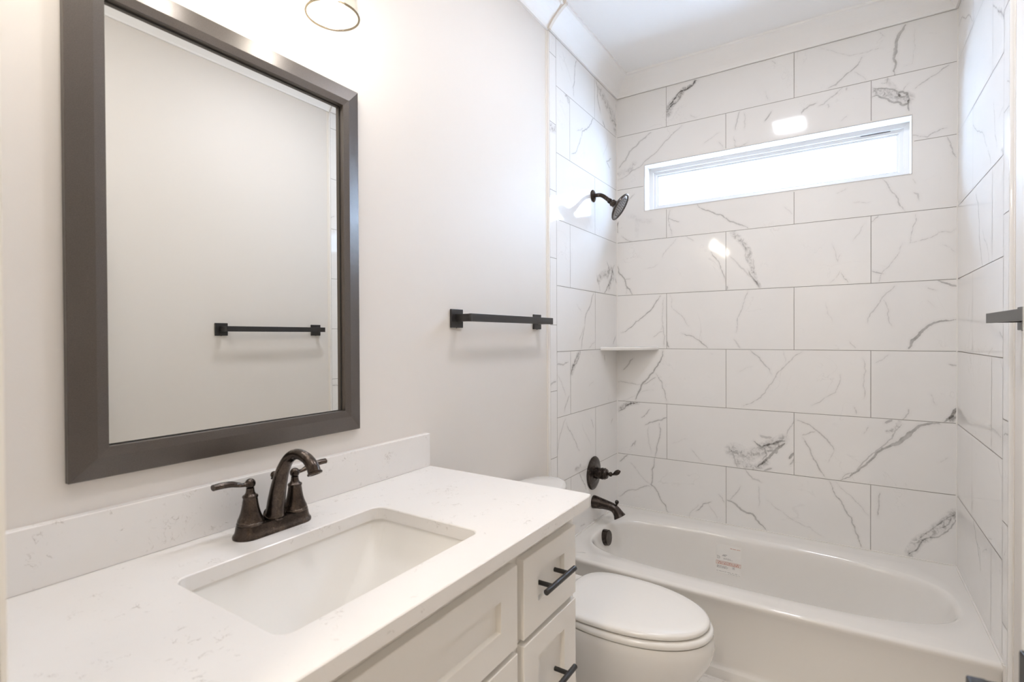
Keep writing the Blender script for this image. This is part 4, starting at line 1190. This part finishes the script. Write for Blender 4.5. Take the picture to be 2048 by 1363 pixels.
# --- tub spout, valve, shower head (all on the left tile wall)
SYC = -0.345
ts = thing('tub_spout', (0.0, SYC, 0.38), 'dark bronze tub spout with a diverter knob above the tub rim', 'tub spout')
mk('spout_body', tube([(0.0008, SYC, 0.447), (0.004, SYC, 0.447), (0.030, SYC, 0.4455), (0.065, SYC, 0.443), (0.098, SYC, 0.438), (0.120, SYC, 0.428), (0.136, SYC, 0.410), (0.147, SYC, 0.392)],
                      [0.0335, 0.0345, 0.0305, 0.0255, 0.0225, 0.0225, 0.0255, 0.0325], 36), M['dark_bronze'], ts, smooth=True, autosmooth=60)
mk('diverter_knob', join(lathe([(0.0045, 0), (0.0040, 0.014), (0.0075, 0.017)] + [(0.0105 * math.cos(a), 0.0265 + 0.0105 * math.sin(a)) for a in np.linspace(-0.8, PI / 2, 9)], (0.128, SYC, 0.4405), (0.12, 0, 1), 22)), M['dark_bronze'], ts, smooth=True, autosmooth=60)
sv = thing('shower_valve', (0.0, SYC, 0.513), 'round dark bronze shower valve plate with a lever handle', 'shower valve')
mk('escutcheon', lathe([(0.0875, 0.0006), (0.0880, 0.003), (0.0860, 0.0055), (0.075, 0.0095), (0.060, 0.012), (0.045, 0.013), (0.042, 0.0145), (0.036, 0.0145), (0.034, 0.0125), (0.004, 0.0125)], (0, SYC, 0.6005), (1, 0, 0), 56), M['dark_bronze'], sv, smooth=True, autosmooth=40)
vh = mk('valve_handle', lathe([(0.0285, 0.012), (0.0290, 0.014), (0.0290, 0.042), (0.0270, 0.0435), (0.0270, 0.047), (0.0305, 0.049), (0.0310, 0.054), (0.0280, 0.056), (0.0280, 0.060), (0.0300, 0.062), (0.0300, 0.067), (0.0265, 0.070),
                               (0.0255, 0.076), (0.0230, 0.079), (0.0130, 0.081), (0.0065, 0.084), (0.0065, 0.088), (0.0112, 0.0915), (0.0125, 0.097), (0.0112, 0.1025), (0.0060, 0.106), (0.0055, 0.110), (0.0020, 0.112)], (0, SYC, 0.6005), (1, 0, 0.06), 40), M['dark_bronze'], sv, smooth=True, autosmooth=45)
mk('lever_tip', tube([(0.108, SYC, 0.6065), (0.116, SYC, 0.610), (0.128, SYC, 0.617), (0.140, SYC, 0.625), (0.150, SYC, 0.630)], [0.0045, 0.0075, 0.0125, 0.0115, 0.004], 20, (0.75, 1.0)), M['dark_bronze'], vh, smooth=True, autosmooth=60)
sh = thing('wall_shower', (0.0, SYC, 1.93), 'dark round shower head on a bent arm beside the window', 'shower head')
mk('wall_flange', lathe([(0.0320, 0.0006), (0.0325, 0.003), (0.0300, 0.006), (0.0200, 0.010), (0.0140, 0.013), (0.0120, 0.015)], (0, SYC + 0.005, 2.070), (1, 0, 0), 40), M['dark_bronze'], sh, smooth=True, autosmooth=40)
mk('shower_arm', tube([(0.004, SYC + 0.005, 2.070), (0.022, SYC + 0.005, 2.071), (0.042, SYC + 0.005, 2.069), (0.060, SYC + 0.005, 2.060), (0.078, SYC + 0.005, 2.045), (0.096, SYC + 0.005, 2.029)], [0.0105] * 6, 22), M['dark_bronze'], sh, smooth=True, autosmooth=60)
hc = Vector((0.151, SYC + 0.005, 1.991)); hax = Vector((0.83, 0.13, -0.54)).normalized()
mk('swivel_joint', join(lathe([(0.0125, 0), (0.0135, 0.001), (0.0135, 0.012), (0.0115, 0.013), (0.0115, 0.017), (0.0165, 0.020), (0.0190, 0.026), (0.0165, 0.034), (0.0125, 0.038)], (0.090, SYC + 0.005, 2.034), (0.80, 0, -0.62), 30)), M['dark_bronze'], sh, smooth=True, autosmooth=40)
hb = mk('head_body', lathe([(0.0130, -0.040), (0.0180, -0.037), (0.0200, -0.030), (0.0300, -0.024), (0.0460, -0.017), (0.0620, -0.010), (0.0710, -0.004), (0.0735, 0.000), (0.0730, 0.0035), (0.0690, 0.0050), (0.0620, 0.0030), (0.0600, 0.0015)], hc, hax, 64, True, False), M['dark_bronze'], sh, smooth=True, autosmooth=40)
mk('spray_face', lathe([(0.0605, 0.0012), (0.0560, 0.0030), (0.0300, 0.0046), (0.0020, 0.0052)], hc, hax, 64, False, True), M['spray'], hb, smooth=True)
e1, e2, a_ = frame_from(hax)
noz = []
for rr, cnt in ((0.012, 6), (0.024, 12), (0.036, 18), (0.048, 24)):
    for k in range(cnt):
        p = hc + e1 * rr * math.cos(2 * PI * k / cnt) + e2 * rr * math.sin(2 * PI * k / cnt) + a_ * 0.0036
        noz.append(lathe([(0.0020, 0.0), (0.0013, 0.0032)], p, hax, 8))
mk('spray_nozzles', join(*noz), M['nozzle'], hb)

# --- corner shelf
def shelf_mesh():
    R = 0.2465; N = 28
    def L(r, z):
        pts = [(0.0006, -0.0006, z)]
        for k in range(N + 1):
            a = PI / 2 * k / N; q = r * (1 - 0.10 * math.sin(2 * a) ** 0.8); pts.append((max(0.0006, q * math.sin(a)), -max(0.0006, q * math.cos(a)), z))
        return pts
    zt, zb = 1.2675, 1.2490
    return loft([L(R - 0.004, zb), L(R - 0.0012, zb + 0.0012), L(R - 0.0002, zb + 0.005), L(R, zb + 0.0095), L(R - 0.001, zt - 0.004), L(R - 0.004, zt - 0.001), L(R - 0.009, zt)])
tag(mk('corner_shelf', shelf_mesh(), M['porcelain'], smooth=True, autosmooth=50), 'small white quarter-round shelf in the tiled corner', 'shelf')

# --- toilet
TYC = -1.215
toi = thing('toilet', (0.42, TYC, 0.0), 'white elongated toilet with its lid closed, between vanity and tub', 'toilet')
def egg(cx, ap, am, b, z, pp=2.05, pm=2.7, N=96):
    return [(x, y, z) for x, y in superell(cx, TYC, ap, am, b, b, pp, pm, N)]
bowl = loft([egg(0.40, 0.235, 0.24, 0.115, 0.0), egg(0.40, 0.232, 0.24, 0.114, 0.012), egg(0.40, 0.212, 0.23, 0.102, 0.03), egg(0.41, 0.200, 0.22, 0.094, 0.08), egg(0.43, 0.212, 0.22, 0.098, 0.14), egg(0.455, 0.240, 0.225, 0.118, 0.20),
             egg(0.475, 0.272, 0.24, 0.146, 0.26), egg(0.49, 0.288, 0.25, 0.171, 0.32), egg(0.495, 0.292, 0.26, 0.181, 0.36), egg(0.495, 0.288, 0.27, 0.180, 0.382), egg(0.495, 0.282, 0.27, 0.176, 0.390),
             egg(0.495, 0.235, 0.20, 0.125, 0.390), egg(0.495, 0.215, 0.18, 0.11, 0.36), egg(0.47, 0.15, 0.12, 0.07, 0.22)])
bw = mk('bowl', bowl, M['porcelain'], toi, smooth=True, autosmooth=50)
mk('rear_deck', loft([[(x, y, z) for x, y in rrect(0.215, TYC, hx, hy, 0.04, 8)] for hx, hy, z in ((0.17, 0.10, 0.10), (0.18, 0.13, 0.25), (0.19, 0.165, 0.34), (0.195, 0.176, 0.378), (0.191, 0.172, 0.3905))]), M['porcelain'], toi, smooth=True, autosmooth=50)
seat = loft([egg(0.490, 0.283, 0.190, 0.176, 0.3915), egg(0.490, 0.290, 0.196, 0.181, 0.396), egg(0.490, 0.293, 0.198, 0.183, 0.404), egg(0.490, 0.290, 0.196, 0.180, 0.4115), egg(0.490, 0.282, 0.190, 0.173, 0.4145),
             egg(0.495, 0.20, 0.15, 0.10, 0.4145), egg(0.495, 0.195, 0.145, 0.095, 0.3915)])
V_, F_ = seat; F_ = [f for f in F_ if len(f) == 4]
n_ = 96; F_ += [(6 * n_ + j, 6 * n_ + (j + 1) % n_, (j + 1) % n_, j) for j in range(n_)]
mk('seat_ring', (V_, F_), M['plastic'], toi, smooth=True, autosmooth=60)
mk('lid', loft([egg(0.484, 0.278, 0.182, 0.170, 0.4175, 2.05, 3.4), egg(0.484, 0.286, 0.189, 0.177, 0.4205, 2.05, 3.4), egg(0.484, 0.288, 0.190, 0.178, 0.4280, 2.05, 3.4), egg(0.484, 0.285, 0.188, 0.175, 0.4335, 2.05, 3.4), egg(0.484, 0.276, 0.181, 0.167, 0.4372, 2.05, 3.4),
                egg(0.484, 0.240, 0.155, 0.140, 0.4395), egg(0.484, 0.12, 0.08, 0.07, 0.4415)]), M['plastic'], toi, smooth=True, autosmooth=60)
for s in (-0.075, 0.075):
    mk('seat_hinge', lathe([(0.011, -0.022), (0.0125, -0.020), (0.0125, 0.020), (0.011, 0.022)], (0.283, TYC + s, 0.4045), (0, 1, 0), 18), M['plastic'], toi, smooth=True, autosmooth=40)
def tloop(hx, hy, z, cx=0.100, p=3.4): return [(x, y, z) for x, y in superell(cx, TYC, hx, hx, hy, hy, p, p, 72)]
mk('tank', loft([tloop(0.080, 0.19, 0.385), tloop(0.090, 0.205, 0.42), tloop(0.095, 0.222, 0.60), tloop(0.097, 0.228, 0.702)]), M['porcelain'], toi, smooth=True, autosmooth=50)
tlp = 2.25
tl_ = mk('tank_lid', loft([tloop(0.098, 0.232, 0.7025, 0.103, 2.9), tloop(0.108, 0.243, 0.706, 0.108, tlp), tloop(0.110, 0.246, 0.714, 0.109, tlp), tloop(0.110, 0.246, 0.733, 0.109, tlp), tloop(0.106, 0.242, 0.740, 0.107, tlp), tloop(0.096, 0.230, 0.7425, 0.105, tlp), tloop(0.05, 0.15, 0.7435, 0.104, tlp)]),
         M['porcelain'], toi, smooth=True, autosmooth=60)
mk('flush_lever', join(lathe([(0.014, 0), (0.014, 0.008), (0.010, 0.012)], (0.192, TYC - 0.165, 0.655), (1, 0, 0), 20), tube([(0.203, TYC - 0.165, 0.655), (0.208, TYC - 0.14, 0.653), (0.209, TYC - 0.105, 0.648)], [0.005, 0.006, 0.007], 14)), M['chrome'], toi, smooth=True, autosmooth=50)
